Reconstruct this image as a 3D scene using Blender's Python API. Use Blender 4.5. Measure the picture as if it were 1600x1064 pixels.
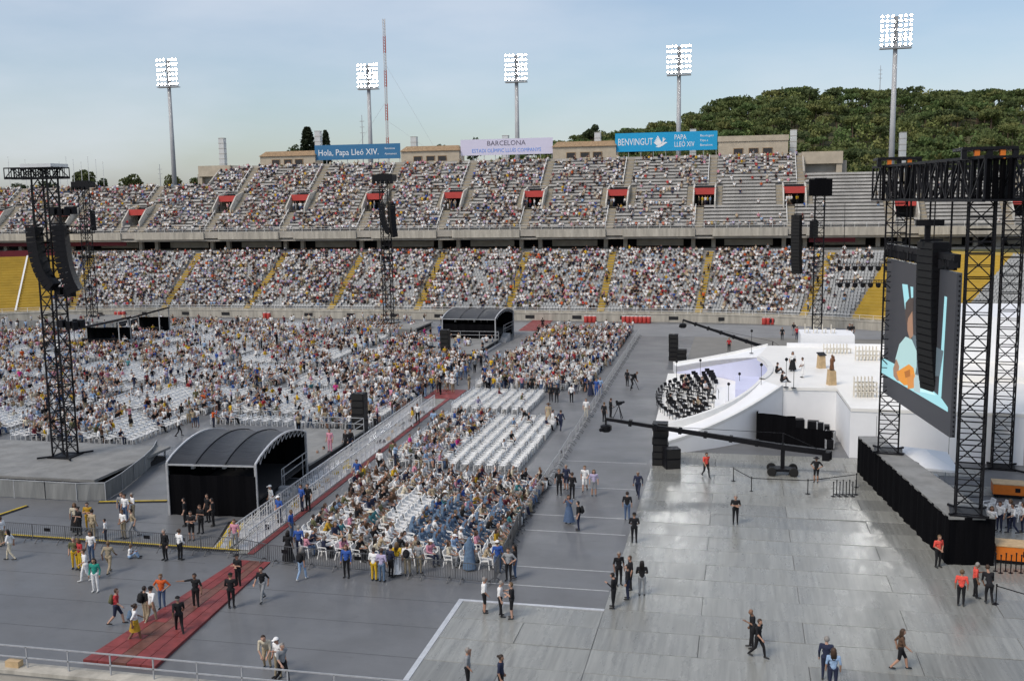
import bpy, bmesh, math, random
import numpy as np
from mathutils import Matrix, Vector
R=math.radians
random.seed(7); rng=np.random.default_rng(11)
scn=bpy.context.scene
for o in list(bpy.data.objects): bpy.data.objects.remove(o)
# ---------------------------------------------------------------- camera
F=1610.; CX,CY=800.,532.; CAMZ=19.7
YAW=R(12.5); PITCH=math.atan(222/1610); ROLL=.015
fv=np.array([-math.sin(YAW)*math.cos(PITCH),math.cos(YAW)*math.cos(PITCH),-math.sin(PITCH)])
r0=np.array([math.cos(YAW),math.sin(YAW),0]); u0=np.cross(r0,fv)
rv=r0*math.cos(ROLL)-u0*math.sin(ROLL); uv=u0*math.cos(ROLL)+r0*math.sin(ROLL)
CAM=np.array([0,0,CAMZ])
cam=bpy.data.cameras.new('camera'); camo=bpy.data.objects.new('camera',cam); scn.collection.objects.link(camo)
camo.matrix_world=Matrix(((rv[0],uv[0],-fv[0],0),(rv[1],uv[1],-fv[1],0),(rv[2],uv[2],-fv[2],CAMZ),(0,0,0,1)))
cam.sensor_fit='HORIZONTAL'; cam.sensor_width=36; cam.lens=36*F/1600; cam.clip_end=6000; cam.clip_start=.5
scn.camera=camo
def ray(x,y): return fv*F+rv*(x-CX)-uv*(y-CY)
def G(x,y,z=0.):            # photo pixel -> point on the level z
    d=ray(x,y); t=(z-CAMZ)/d[2]; return CAM+d*t
def YP(x,y,Y):              # photo pixel -> point on the plane at depth Y
    d=ray(x,y); return CAM+d*(Y/d[1])
# ---------------------------------------------------------------- world, sun, exposure
SUN_EL=R(50); SUN_AZ=R(215)     # direction the sun stands in, clockwise from +Y
w=bpy.data.worlds.new('World'); scn.world=w; w.use_nodes=True
nt=w.node_tree; nt.nodes.clear()
def N(nt,t,**k):
    n=nt.nodes.new(t)
    for a,b in k.items():
        if a in n.inputs.keys() if isinstance(a,str) else False: n.inputs[a].default_value=b
        else: setattr(n,a,b)
    return n
wo=N(nt,'ShaderNodeOutputWorld'); bg=N(nt,'ShaderNodeBackground'); sky=N(nt,'ShaderNodeTexSky')
sky.sky_type='NISHITA'; sky.sun_disc=False; sky.sun_elevation=SUN_EL; sky.sun_rotation=SUN_AZ
sky.air_density=1.0; sky.dust_density=1.6; sky.ozone_density=1.4; sky.altitude=100
tc=N(nt,'ShaderNodeTexCoord'); mp=N(nt,'ShaderNodeMapping'); mp.inputs['Scale'].default_value=(1,1,3.4); mp.inputs['Location'].default_value=(.35,.2,.1)
no=N(nt,'ShaderNodeTexNoise'); no.inputs['Scale'].default_value=2.3; no.inputs['Detail'].default_value=7; no.inputs['Roughness'].default_value=.52
cr=N(nt,'ShaderNodeValToRGB'); cr.color_ramp.elements[0].position=.40; cr.color_ramp.elements[0].color=(.14,.14,.14,1); cr.color_ramp.elements[1].position=.66; cr.color_ramp.elements[1].color=(.62,.62,.62,1)
mx=N(nt,'ShaderNodeMix',data_type='RGBA'); mx.inputs[7].default_value=(5.6,6.0,6.7,1)
L=nt.links
L.new(tc.outputs['Generated'],mp.inputs['Vector']); L.new(mp.outputs[0],no.inputs['Vector']); L.new(no.outputs[0],cr.inputs[0])
L.new(cr.outputs[0],mx.inputs[0]); L.new(sky.outputs[0],mx.inputs[6]); L.new(mx.outputs[2],bg.inputs[0]); L.new(bg.outputs[0],wo.inputs[0])
bg.inputs[1].default_value=.09
sl=bpy.data.lights.new('sun','SUN'); sl.energy=1.5; sl.angle=R(20); sl.color=(1,.90,.78)
so=bpy.data.objects.new('sun',sl); scn.collection.objects.link(so)
sd=Vector((math.sin(SUN_AZ)*math.cos(SUN_EL),math.cos(SUN_AZ)*math.cos(SUN_EL),math.sin(SUN_EL)))
so.rotation_euler=sd.to_track_quat('Z','Y').to_euler(); so.location=(0,-40,80)
vs=scn.view_settings; vs.view_transform='Standard'; vs.look='None'; vs.exposure=0.56; vs.gamma=1; vs.use_curve_mapping=False
scn.render.engine='CYCLES'; scn.cycles.max_bounces=5
# ---------------------------------------------------------------- helpers
MATS={}
def mat(name,col,rough=.7,var=.12,scale=2.,bump=0.,metal=0.,emit=None,estr=0.,stretch=None,spec=.4,bscale=None):
    if name in MATS: return MATS[name]
    m=bpy.data.materials.new(name); m.use_nodes=True; nt=m.node_tree; b=nt.nodes['Principled BSDF']; l=nt.links
    b.inputs['Roughness'].default_value=rough; b.inputs['Metallic'].default_value=metal; b.inputs['Specular IOR Level'].default_value=spec
    c=(*col,1)
    if var>0 or bump>0:
        t=N(nt,'ShaderNodeTexCoord'); mpn=N(nt,'ShaderNodeMapping'); l.new(t.outputs['Object'],mpn.inputs[0])
        if stretch: mpn.inputs['Scale'].default_value=stretch
        n=N(nt,'ShaderNodeTexNoise'); n.inputs['Scale'].default_value=scale; n.inputs['Detail'].default_value=6; n.inputs['Roughness'].default_value=.6
        l.new(mpn.outputs[0],n.inputs['Vector'])
        r=N(nt,'ShaderNodeValToRGB'); r.color_ramp.elements[0].position=.3; r.color_ramp.elements[1].position=.7
        r.color_ramp.elements[0].color=(*[max(0,x*(1-var)) for x in col],1); r.color_ramp.elements[1].color=(*[min(1,x*(1+var)) for x in col],1)
        l.new(n.outputs[0],r.inputs[0]); l.new(r.outputs[0],b.inputs['Base Color'])
        if bump>0:
            n2=N(nt,'ShaderNodeTexNoise'); n2.inputs['Scale'].default_value=bscale or scale*4; n2.inputs['Detail'].default_value=4; l.new(mpn.outputs[0],n2.inputs['Vector'])
            bp=N(nt,'ShaderNodeBump'); bp.inputs['Strength'].default_value=bump; bp.inputs['Distance'].default_value=.05
            l.new(n2.outputs[0],bp.inputs['Height']); l.new(bp.outputs[0],b.inputs['Normal'])
    else: b.inputs['Base Color'].default_value=c
    if emit: b.inputs['Emission Color'].default_value=(*emit,1); b.inputs['Emission Strength'].default_value=estr
    MATS[name]=m; return m
COL=scn.collection
def tag(o,label=None,cat=None,group=None,kind=None):
    if label: o['label']=label
    if cat: o['category']=cat
    if group: o['group']=group
    if kind: o['kind']=kind
    return o
def empty(name,loc=(0,0,0),rz=0.,**k):
    o=bpy.data.objects.new(name,None); COL.objects.link(o); o.location=loc; o.rotation_euler=(0,0,rz); o.empty_display_size=.3
    return tag(o,**k)
def link(name,me,parent=None,loc=(0,0,0),rz=0.,m=None,**k):
    o=bpy.data.objects.new(name,me); COL.objects.link(o); o.location=loc; o.rotation_euler=(0,0,rz)
    if parent: o.parent=parent
    if m and not me.materials: me.materials.append(m)
    return tag(o,**k)
def copy_tree(o,parent=None):
    c=o.copy(); COL.objects.link(c); c.parent=parent
    for ch in o.children: copy_tree(ch,c)
    return c
class MB:
    def __init__(s): s.v=[]; s.f=[]; s.mi=[]; s.m=0
    def add(s,vs,fs):
        k=len(s.v); s.v+= [tuple(map(float,p)) for p in vs]; s.f+=[tuple(i+k for i in f) for f in fs]; s.mi+=[s.m]*len(fs); return s
    def box(s,c,d,rz=0.):
        hx,hy,hz=d[0]/2,d[1]/2,d[2]/2; ca,sa=math.cos(rz),math.sin(rz)
        vs=[]
        for z in (-hz,hz):
            for x,y in ((-hx,-hy),(hx,-hy),(hx,hy),(-hx,hy)): vs.append((c[0]+x*ca-y*sa,c[1]+x*sa+y*ca,c[2]+z))
        return s.add(vs,[(3,2,1,0),(4,5,6,7),(0,1,5,4),(1,2,6,5),(2,3,7,6),(3,0,4,7)])
    def bx(s,x0,x1,y0,y1,z0,z1): return s.box(((x0+x1)/2,(y0+y1)/2,(z0+z1)/2),(x1-x0,y1-y0,z1-z0))
    def beam(s,p,q,w,h=None,n=4,r2=None):
        p=Vector(p); q=Vector(q); d=q-p
        if d.length<1e-5: return s
        d.normalize(); a=Vector((0,0,1)) if abs(d.z)<.95 else Vector((1,0,0)); x=d.cross(a).normalized(); y=x.cross(d).normalized()
        h=h or w; vs=[]
        for e,k in ((p,1.),(q,(r2/w if r2 else 1.))):
            for i in range(n):
                t=2*math.pi*(i+.5)/n; g=1.41421 if n==4 else 1.
                vs.append(e+x*(math.cos(t)*w/2*g*k)+y*(math.sin(t)*h/2*g*k))
        fs=[(i,(i+1)%n,n+(i+1)%n,n+i) for i in range(n)]+[tuple(range(n-1,-1,-1)),tuple(range(n,2*n))]
        return s.add(vs,fs)
    def poly(s,pts,w,n=4):
        for a,b in zip(pts[:-1],pts[1:]): s.beam(a,b,w,n=n)
        return s
    def prism(s,pts,z0,z1):
        n=len(pts); vs=[(p[0],p[1],z0) for p in pts]+[(p[0],p[1],z1) for p in pts]
        return s.add(vs,[tuple(range(n-1,-1,-1)),tuple(range(n,2*n))]+[(i,(i+1)%n,n+(i+1)%n,n+i) for i in range(n)])
    def lathe(s,prof,n=12,c=(0,0,0)):
        vs=[]
        for r_,z in prof:
            for i in range(n):
                t=2*math.pi*i/n; vs.append((c[0]+r_*math.cos(t),c[1]+r_*math.sin(t),c[2]+z))
        fs=[]
        for k in range(len(prof)-1):
            for i in range(n): fs.append((k*n+i,k*n+(i+1)%n,(k+1)*n+(i+1)%n,(k+1)*n+i))
        fs+= [tuple(range(n-1,-1,-1)),tuple(range((len(prof)-1)*n,len(prof)*n))]
        return s.add(vs,fs)
    def mesh(s,name,mats=None,smooth=False):
        me=bpy.data.meshes.new(name); me.from_pydata(s.v,[],s.f)
        for m in (mats if isinstance(mats,(list,tuple)) else [mats] if mats else []): me.materials.append(m)
        if any(s.mi): me.polygons.foreach_set('material_index',s.mi)
        if smooth: me.polygons.foreach_set('use_smooth',[True]*len(me.polygons))
        me.update(); return me
    def obj(s,name,m=None,parent=None,loc=(0,0,0),rz=0.,smooth=False,**k): return link(name,s.mesh(name,m,smooth),parent,loc,rz,**k)
def ordn(i):
    w=['first','second','third','fourth','fifth','sixth','seventh','eighth','ninth','tenth']
    if i<=10: return w[i-1]
    return '%d%s'%(i,'th' if 10<i%100<14 else {1:'st',2:'nd',3:'rd'}.get(i%10,'th'))
def text_obj(name,body,size,m,parent,loc,rot,align='LEFT',extrude=.02,font_w=1.,space=1.):
    cu=bpy.data.curves.new(name,'FONT'); cu.body=body; cu.size=size; cu.align_x=align; cu.align_y='CENTER'; cu.extrude=extrude; cu.space_character=space; cu.resolution_u=2
    t=bpy.data.objects.new(name,cu); COL.objects.link(t); bpy.context.view_layer.update()
    dg=bpy.context.evaluated_depsgraph_get(); me=bpy.data.meshes.new_from_object(t.evaluated_get(dg)); bpy.data.objects.remove(t)
    me.materials.clear(); me.materials.append(m)
    o=link(name,me,parent,loc); o.rotation_euler=rot; o.scale=(font_w,1,1); return o
# ---------------------------------------------------------------- materials
M_ground=mat('grey_floor_cover',(.138,.142,.147),.42,.16,.22,.06,bscale=9)
M_panel=[mat('aluminium_floor_%s'%k,c,r_,.22,1.6,.08,stretch=(3.4,.16,1),bscale=5,spec=.5) for k,c,r_ in (('light',(.262,.265,.243),.30),('mid',(.238,.241,.222),.33),('dull',(.205,.208,.193),.36))]
M_conc=mat('weathered_concrete',(.37,.345,.30),.85,.2,.6,.15)
M_conc_st=mat('streaked_concrete',(.40,.375,.32),.85,.3,1.2,.1,stretch=(1.2,1,.15))
M_tread=mat('tier_concrete',(.30,.29,.27),.9,.2,.8)
M_seat=mat('pale_grey_seat',(.31,.32,.32),.5,.1,.5)
M_bench=mat('grey_bench_slab',(.40,.39,.37),.7,.18,.7)
M_stair=mat('tan_stair_concrete',(.33,.29,.22),.9,.2,1.)
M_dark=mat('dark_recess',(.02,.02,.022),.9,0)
M_yel=mat('yellow_seat_cover',(.43,.29,.04),.6,.12,.5)
M_red=mat('red_panel',(.46,.055,.045),.5,.1,1.)
M_dred=mat('dark_red_cloth',(.13,.012,.022),.7,.1,1.)
M_whitep=mat('white_paint',(.72,.72,.70),.5,.06,1.)
M_black=mat('black_metal',(.007,.007,.009),.5,.2,3.,spec=.2)
M_drape=mat('black_drape',(.004,.004,.005),.95,.2,2.,.3,stretch=(3,3,.3),spec=.06)
M_bar=mat('dull_barrier_steel',(.10,.104,.11),.5,.15,3.,metal=.2)
M_steel=mat('galvanised_steel',(.42,.43,.44),.45,.15,3.,metal=.3)
M_alu=mat('bare_aluminium',(.62,.63,.64),.38,.1,3.,metal=.4)
M_stage=mat('white_stage_cladding',(.82,.83,.84),.55,.04,.5)
M_stagefl=mat('white_stage_floor',(.82,.81,.77),.45,.05,.4)
M_lavlight=mat('stage_wall_lavender_light',(.60,.62,.80),.6,.04,.5)  # white stage wall with the bluish stage light put into its colour
M_carpet=mat('red_carpet_boards',(.21,.042,.04),.6,.35,1.2,.1)
M_wood=mat('pale_wood',(.50,.36,.20),.6,.2,3.)
M_orange=mat('orange_case',(.62,.16,.015),.5,.1,2.)
M_plastic=mat('white_chair_plastic',(.84,.84,.82),.42,.03,2.)
M_blkchair=mat('black_chair',(.008,.008,.010),.6,.1,3.,spec=.2)
M_grey=mat('grey_sheet',(.20,.205,.20),.7,.2,1.2,stretch=(2,2,.3))
M_deck=mat('grey_deck',(.22,.22,.21),.7,.22,.8)
M_yb=mat('yellow_cable_ramp',(.50,.36,.03),.6,.2,3.)
M_rubber=mat('black_rubber',(.012,.012,.012),.8,.1,3.)

def scuff(m,lo,hi,scale,stretch=(1,1,1),amt=.22):
    """uneven gloss and scuff marks on a floor material"""
    nt=m.node_tree; b=nt.nodes['Principled BSDF']; l=nt.links; t=N(nt,'ShaderNodeTexCoord'); mp=N(nt,'ShaderNodeMapping'); mp.inputs['Scale'].default_value=stretch; l.new(t.outputs['Object'],mp.inputs[0])
    n=N(nt,'ShaderNodeTexNoise'); n.inputs['Scale'].default_value=scale; n.inputs['Detail'].default_value=8; n.inputs['Roughness'].default_value=.65; l.new(mp.outputs[0],n.inputs['Vector'])
    r_=N(nt,'ShaderNodeMapRange'); r_.inputs[1].default_value=.3; r_.inputs[2].default_value=.7; r_.inputs[3].default_value=lo; r_.inputs[4].default_value=hi; l.new(n.outputs[0],r_.inputs[0]); l.new(r_.outputs[0],b.inputs['Roughness'])
    v=N(nt,'ShaderNodeTexNoise'); v.inputs['Scale'].default_value=scale*4.3; v.inputs['Detail'].default_value=9; v.inputs['Roughness'].default_value=.75; l.new(mp.outputs[0],v.inputs['Vector'])
    c=N(nt,'ShaderNodeMapRange'); c.inputs[1].default_value=.56; c.inputs[2].default_value=.72; c.inputs[3].default_value=1.; c.inputs[4].default_value=1-amt; l.new(v.outputs[0],c.inputs[0])
    src=b.inputs['Base Color'].links[0].from_socket; x=N(nt,'ShaderNodeMix',data_type='RGBA',blend_type='MULTIPLY'); x.inputs[0].default_value=1.; l.new(src,x.inputs[6]); l.new(c.outputs[0],x.inputs[7]); l.new(x.outputs[2],b.inputs['Base Color'])
scuff(M_ground,.34,.56,.16,(1,1.6,1)); scuff(M_deck,.5,.8,.5)
for m_ in M_panel:
    scuff(m_,.21,.37,.6,(1.6,.5,1),.22); nt_=m_.node_tree; oi=N(nt_,'ShaderNodeObjectInfo'); mu=N(nt_,'ShaderNodeMath',operation='MULTIPLY'); mu.inputs[1].default_value=60.; nt_.links.new(oi.outputs['Random'],mu.inputs[0])
    for n_ in nt_.nodes:      # every panel gets its own patch of the pattern
        if n_.type=='MAPPING': nt_.links.new(mu.outputs[0],n_.inputs['Location'])
# ================================================================ ground and floor
g=MB().add([(-900,-300,0),(900,-300,0),(900,1500,0),(-900,1500,0)],[(0,1,2,3)]).obj('ground',M_ground,kind='structure')
# metal flooring laid over the pitch by the stage: separate panels with open joints
fl=empty('stage_flooring',kind='structure')
def panel_mesh(w,d,i):
    b=.012
    mb=MB().add([(0,0,0),(w,0,0),(w,d,0),(0,d,0),(b,b,.03),(w-b,b,.03),(w-b,d-b,.03),(b,d-b,.03)],[(4,5,6,7),(0,1,5,4),(1,2,6,5),(2,3,7,6),(3,0,4,7)])
    return mb.mesh('floor_panel',M_panel[i])
PM={}
def panels(x0,x1,y0,y1,w,d,skip=lambda x,y:False):
    j=0; y=y0
    while y<y1-.1:
        dd=min(d,y1-y); x=x0-(w*.5 if j%2 else 0)
        while x<x1-.1:
            a=max(x,x0); b=min(x+w,x1)
            if b-a>.2 and not skip((a+b)/2,y+dd/2):
                k=(round(b-a,2),round(dd,2),random.choice((0,0,1,1,2)))
                if k not in PM: PM[k]=panel_mesh(k[0]-.016,k[1]-.03,k[2])
                o=link('floor_panel',PM[k],fl,(a,y,.004)); o.rotation_euler=(random.gauss(0,.0022),random.gauss(0,.0022),0)
            x+=w
        y+=d; j+=1
panels(-13.1,-6.1,22,47.0,7.0,2.3)
panels(-6.1,30,22,79,9.2,2.3,lambda x,y: x>13.5 and y>58)
MB().bx(-13.35,-13.1,22,47,0,.05).obj('edge_ramp',M_alu,fl); MB().bx(-13.35,-6.1,47,47.22,0,.05).obj('edge_ramp',M_alu,fl)
# pale seams between the rolls of floor cover
for Y,x0,x1 in ((49.6,-12.6,-6.2),(52.3,-12.4,-6.3),(58.4,-12.5,-6.3),(61.5,-12.5,-6.3),(68,-12.5,-6.4),(75,-12.6,-6.5),(134.8,-13,-4)):
    MB().bx(x0,x1,Y,Y+.09,.002,.006).obj('floor_seam',mat('pale_tape',(.42,.43,.43),.6,.2,4.),fl)
for k in range(14):
    Y=37.5+3.05*k+random.uniform(-.1,.1); MB().bx(-60 if Y<50 else -45,-13.4 if Y<49 else -28.6,Y,Y+.05,.002,.004).obj('cover_seam',mat('cover_joint',(.10,.105,.11),.6,.2,2.),fl) if Y<57 else None
# darker running-track strip and apron in front of the far wall
MB().bx(-140,40,146,160,.002,.006).obj('track_strip',mat('grey_track',(.21,.215,.22),.7,.12,.3),kind='structure')
MB().bx(-6,40,119,146,.002,.008).obj('floor_matting',mat('brown_grey_mat',(.19,.185,.17),.7,.1,.5),kind='structure')
# ================================================================ far grandstand
OC,OL,OR,OY=-51.,40.,65.,98.
def path(u,d):
    """u: metres along the front wall from the middle (+ to the right); d: metres behind the wall -> x,y,nx,ny"""
    if abs(u)<=OL: return OC+u,OY+OR+d,0.,1.
    s=1 if u>0 else -1; th=(abs(u)-OL)/OR
    return OC+s*(OL+(OR+d)*math.sin(th)),OY+(OR+d)*math.cos(th),s*math.sin(th),math.cos(th)
def u_of_x(x): # inverse on the wall line
    v=x-OC
    if abs(v)<=OL: return v
    return math.copysign(OL+OR*math.asin(min(.999,(abs(v)-OL)/OR)),v)
gs=empty('grandstand',(OC,170,0),label='long two tier concrete grandstand full of spectators across the field',cat='grandstand')
def part(mb,name,m,**k):
    o=mb.obj(name,m,gs,**k); o.matrix_parent_inverse=Matrix.Translation((-OC,-170,0)); return o
NROW=21; TD=.82; RI=.415; D0=1.0; Z0=1.5
UMAX=OL+OR*R(66); UY=OL+OR*R(24.3)
us=[-UMAX+i*(UMAX-OL)/22 for i in range(22)]+[-OL+i*2*OL/10 for i in range(10)]+[OL+i*(UMAX-OL)/22 for i in range(23)]
us=sorted(us+[UY,-UY,OL+OR*R(37),OL+OR*R(45.5)])
def sweep(prof,u_list):
    mb=MB(); n=len(prof); vs=[]
    for u in u_list:
        for d,z in prof:
            x,y,_,_=path(u,d); vs.append((x,y,z))
    fs=[(i*n+j,(i+1)*n+j,(i+1)*n+j+1,i*n+j+1) for i in range(len(u_list)-1) for j in range(n-1)]
    return mb.add(vs,fs)
step=[]
for i in range(NROW+1): step+=[(D0+TD*i,Z0+RI*(i-1 if i else 0)),(D0+TD*i,Z0+RI*i)]
step+=[(D0+TD*NROW+8,Z0+RI*NROW)]
YU0,YU1,YU2,YU3=-UMAX,-UY,UY,UMAX
def between(a,b): return [u for u in us if a-1e-6<=u<=b+1e-6]
part(sweep(step,between(-UY,UY)),'lower_tier',M_tread)
part(sweep(step,between(OL+OR*R(37),OL+OR*R(45.5))),'lower_tier',M_tread)
for a,b in ((-UMAX,-UY),(UY,OL+OR*R(37)),(OL+OR*R(45.5),UMAX)):
    part(sweep(step,between(a,b)),'yellow_cover',M_yel)
for th in (-29,-34,-40,-46,29.5,50,56):
    u=math.copysign(OL+OR*R(abs(th)),th); mb=MB()
    p=[(path(u,D0+TD*i)[0],path(u,D0+TD*i)[1],Z0+RI*i+.12) for i in range(0,NROW+1)]
    for a,b in zip(p[:-1],p[1:]): mb.beam(a,b,.28,.1)
    part(mb,'white_cover_strip',M_whitep)
# front wall with rail
part(sweep([(0,0),(0,1.15),(-.06,1.15),(-.06,1.32),(.35,1.32),(.35,1.15),(1.0,1.15),(1.0,Z0)],us),'front_wall',M_conc_st)
mb=MB()
for a,b in zip(us[:-1],us[1:]):
    for z in (1.75,2.1):
        p=path(a,.15); q=path(b,.15); mb.beam((p[0],p[1],z),(q[0],q[1],z),.05)
u=-UMAX
while u<UMAX:
    p=path(u,.15); mb.beam((p[0],p[1],1.3),(p[0],p[1],2.1),.05); u+=2.0
part(mb,'front_rail',M_whitep)
# dark vents in the wall
for k in range(-8,8):
    u=k*7.7+2.5; p=path(u,-.02); part(MB().box((p[0],p[1],.62),(1.5,.06,.55)),'wall_vent',M_dark)
AX=[-52.6+15.45*k for k in range(-6,8)]           # aisle / vomitory spacing
AU=[u_of_x(x) for x in AX if abs(u_of_x(x))<UY]
for u in AU:
    mb=MB(); x,y,nx,ny=path(u,0); rz=-math.atan2(nx,ny)
    for i in range(NROW):
        for h in (0,1):
            d=D0+TD*i+TD*(.25+.5*h); q=path(u,d); mb.box((q[0],q[1],Z0+RI*i+.03+.1*h),(1.1,TD*.5,.12+.2*h),rz)
    part(mb,'yellow_stairs',M_yel)
# moulded seats of the lower tier (one dense mass)
sv=np.array([(-.2,-.05,.0),(.2,-.05,.0),(.2,.05,.38),(-.2,.05,.38),(-.2,-.22,.40),(.2,-.22,.40),(.2,.2,.42),(-.2,.2,.42),(-.21,.2,.42),(.21,.2,.42),(.19,.27,.80),(-.19,.27,.80),(-.2,-.22,.33),(.2,-.22,.33),(.2,.3,.42),(-.2,.3,.42)])
sf=np.array([(0,1,2,3),(4,5,6,7),(8,9,10,11),(12,13,5,4),(14,15,11,10)])
seat_slots=[]
for i in range(NROW):
    d=D0+TD*i+.45; u=-UY+.3
    while u<UY-.3:
        if min(abs(u-a) for a in AU)>.85:
            q=path(u,d); seat_slots.append((q[0],q[1],Z0+RI*i,q[2],q[3],u,i))
        u+=.5*OR/(OR+d) if abs(u)>OL else .5
for th0,th1 in ((37,45.5),):
    for i in range(NROW):
        d=D0+TD*i+.45; u=OL+OR*R(th0)+.4
        while u<OL+OR*R(th1)-.3:
            q=path(u,d); seat_slots.append((q[0],q[1],Z0+RI*i,q[2],q[3],u,i)); u+=.5*OR/(OR+d)
def bulk(name,V,Fc,T,m,parent=None,**k):
    """many copies of a small mesh (V, Fc) at T rows (x,y,z,cos,sin,scale) joined into one mesh"""
    T=np.asarray(T,float); n=len(T); nv=len(V)
    x=V[None,:,0]*T[:,5:6]; y=V[None,:,1]*T[:,5:6]; z=V[None,:,2]*T[:,5:6]
    P=np.stack([T[:,0:1]+x*T[:,3:4]-y*T[:,4:5],T[:,1:2]+x*T[:,4:5]+y*T[:,3:4],T[:,2:3]+z],-1).reshape(-1,3)
    fn=Fc.shape[1]; FF=(Fc[None]+(np.arange(n)*nv)[:,None,None]).reshape(-1,fn)
    me=bpy.data.meshes.new(name); me.vertices.add(len(P)); me.vertices.foreach_set('co',P.ravel().astype(np.float32))
    me.loops.add(FF.size); me.loops.foreach_set('vertex_index',FF.ravel().astype(np.int32))
    me.polygons.add(len(FF)); me.polygons.foreach_set('loop_start',np.arange(0,FF.size,fn,dtype=np.int32))
    me.update(calc_edges=True); me.validate(); 
    if m: me.materials.append(m)
    return link(name,me,parent,**k)
# ---- upper tier
NU=21; NWG=15; TU=.86; RU=.60; UY0=181.0; UZ0=14.0
XL,XR=-158.,66.; XC0,XC1=-105.3,10.9      # the tall middle part
VX=[x for x in AX if XC0<x<XC1]; VW=[-116.7,-133.,-149.,27.1,45.4,60.]
def rowz(i): return UZ0+.25+RU*i
tr=MB(); 
for i in range(NU):
    y=UY0+.3+TU*i; z=rowz(i); x0,x1=(XL,XR) if i<NWG else (XC0,XC1)
    cuts=[x for x in VX] if 6<=i<=11 else []
    if 2<=i<=7: cuts=cuts+VW
    edges=[x0]+[e for c in sorted(cuts) for e in (c-1.75,c+1.75)]+[x1]
    for a,b in zip(edges[0::2],edges[1::2]):
        if b>a: tr.bx(a,b,y,y+TU+.004,z-1.3,z)
part(tr,'upper_tier',M_tread)
ai_up={}   # aisle centre lines by row
def aisles(i):
    a=[x+1.3 for x in VX if i>11]+[x-.7 for x in VX if i<6]+[x+2.4 for x in VX if 6<=i<=11]+[x-2.4 for x in VX if 6<=i<=11]
    a+=[x for x in VX if 6<=i<=11]
    a+=[x-2.6 for x in VW if i<=8]+[x+2.6 for x in VW if i<=8]+[x for x in VW if 2<=i<=7]+[x+.4 for x in VW if i>8 or i<2]
    return sorted(a)
BM={}
FLI={}
for i in range(NU):
    y=UY0+.3+TU*i; z=rowz(i); x0,x1=(XL,XR) if i<NWG else (XC0,XC1)
    ed=[x0]
    for c in aisles(i):
        hw=1.8 if (c in VX or c in VW) and (2<=i<=11) else .75
        if x0<c<x1: ed+= [c-hw,c+hw]
        if hw<1 and x0<c<x1:
            fk=(round(c,1),i//6 if i<12 else 2); st=FLI.setdefault(fk,MB())
            for h in (0,1): st.box((c,y+TU*(.25+.5*h),z+.05+.15*h),(1.3,TU*.5,.1+.3*h))
    ed.append(x1)
    for a,b in zip(ed[0::2],ed[1::2]):
        if b-a<.6: continue
        L_=round(b-a,2)
        if L_ not in BM: BM[L_]=MB().bx(-L_/2,L_/2,-.19,.19,.36,.46).bx(-L_/2,L_/2,.19,.26,.40,.74).mesh('bench',M_bench)
        o=link('bench',BM[L_],gs,((a+b)/2,y+.5,z)); o.matrix_parent_inverse=Matrix.Translation((-OC,-170,0))
for st in FLI.values(): part(st,'stairs',M_stair)
# fascia, slab, railing
fa=MB()
ex=[XL]+[e for x in sorted(VX+VW) for e in (x-1.5+.2,x+1.5+.2)]+[XR]
for a,b in zip(ex[0::2],ex[1::2]): part(MB().bx(a,b,UY0-.25,UY0+.32,12.75,14.1),'fascia_panel',M_conc_st)
for a,b in zip(ex[1::2],ex[2::2]): part(MB().bx(a,b,UY0+.02,UY0+.32,12.95,14.1),'fascia_notch',M_conc)
part(MB().bx(XL,XR,UY0+.33,200,12.35,12.75),'ceiling_slab',M_conc)
rl=MB()
for z in (14.55,15.0): rl.beam((XL,UY0+.1,z),(XR,UY0+.1,z),.05)
x=XL
while x<XR: rl.beam((x,UY0+.1,14.1),(x,UY0+.1,15.0),.05); x+=1.9
part(rl,'parapet_rail',M_whitep)
# concourse behind the lower tier
part(MB().bx(XL,XR,190.5,191,10.5,12.4),'concourse_wall',M_dark)  # pale concrete wall, coloured near black for the shade under the upper deck
for k,x in enumerate(AX):
    for dx in (-1.75,1.75):
        part(MB().bx(x+dx-.35,x+dx+.35,184.6,185.4,10.6,12.4),'column',M_conc)
    part(MB().bx(x+3.6,x+11.9,186.6,186.9,10.9,12.0),'wall_panel',M_conc)
# slab closing the gap between the curved tier and the straight upper deck
part(MB().bx(XL,XR,183.5,192,10.2,10.55),'concourse_floor',M_conc)
for a,b,s in ((-150,-118,1),(11.5,19.,1)): part(MB().bx(a,b,182.6,182.7,11.55,12.5),'red_banner_strip',M_dred)
p0=[(path(-u,D0+TD*NROW+.1)) for u in np.linspace(UY,UMAX,12)]
mb=MB()
for a,b in zip(p0[:-1],p0[1:]): mb.beam((a[0],a[1],Z0+RI*NROW+.55),(b[0],b[1],Z0+RI*NROW+.55),.08,1.1)
part(mb,'dark_red_fence',M_dred)
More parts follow.
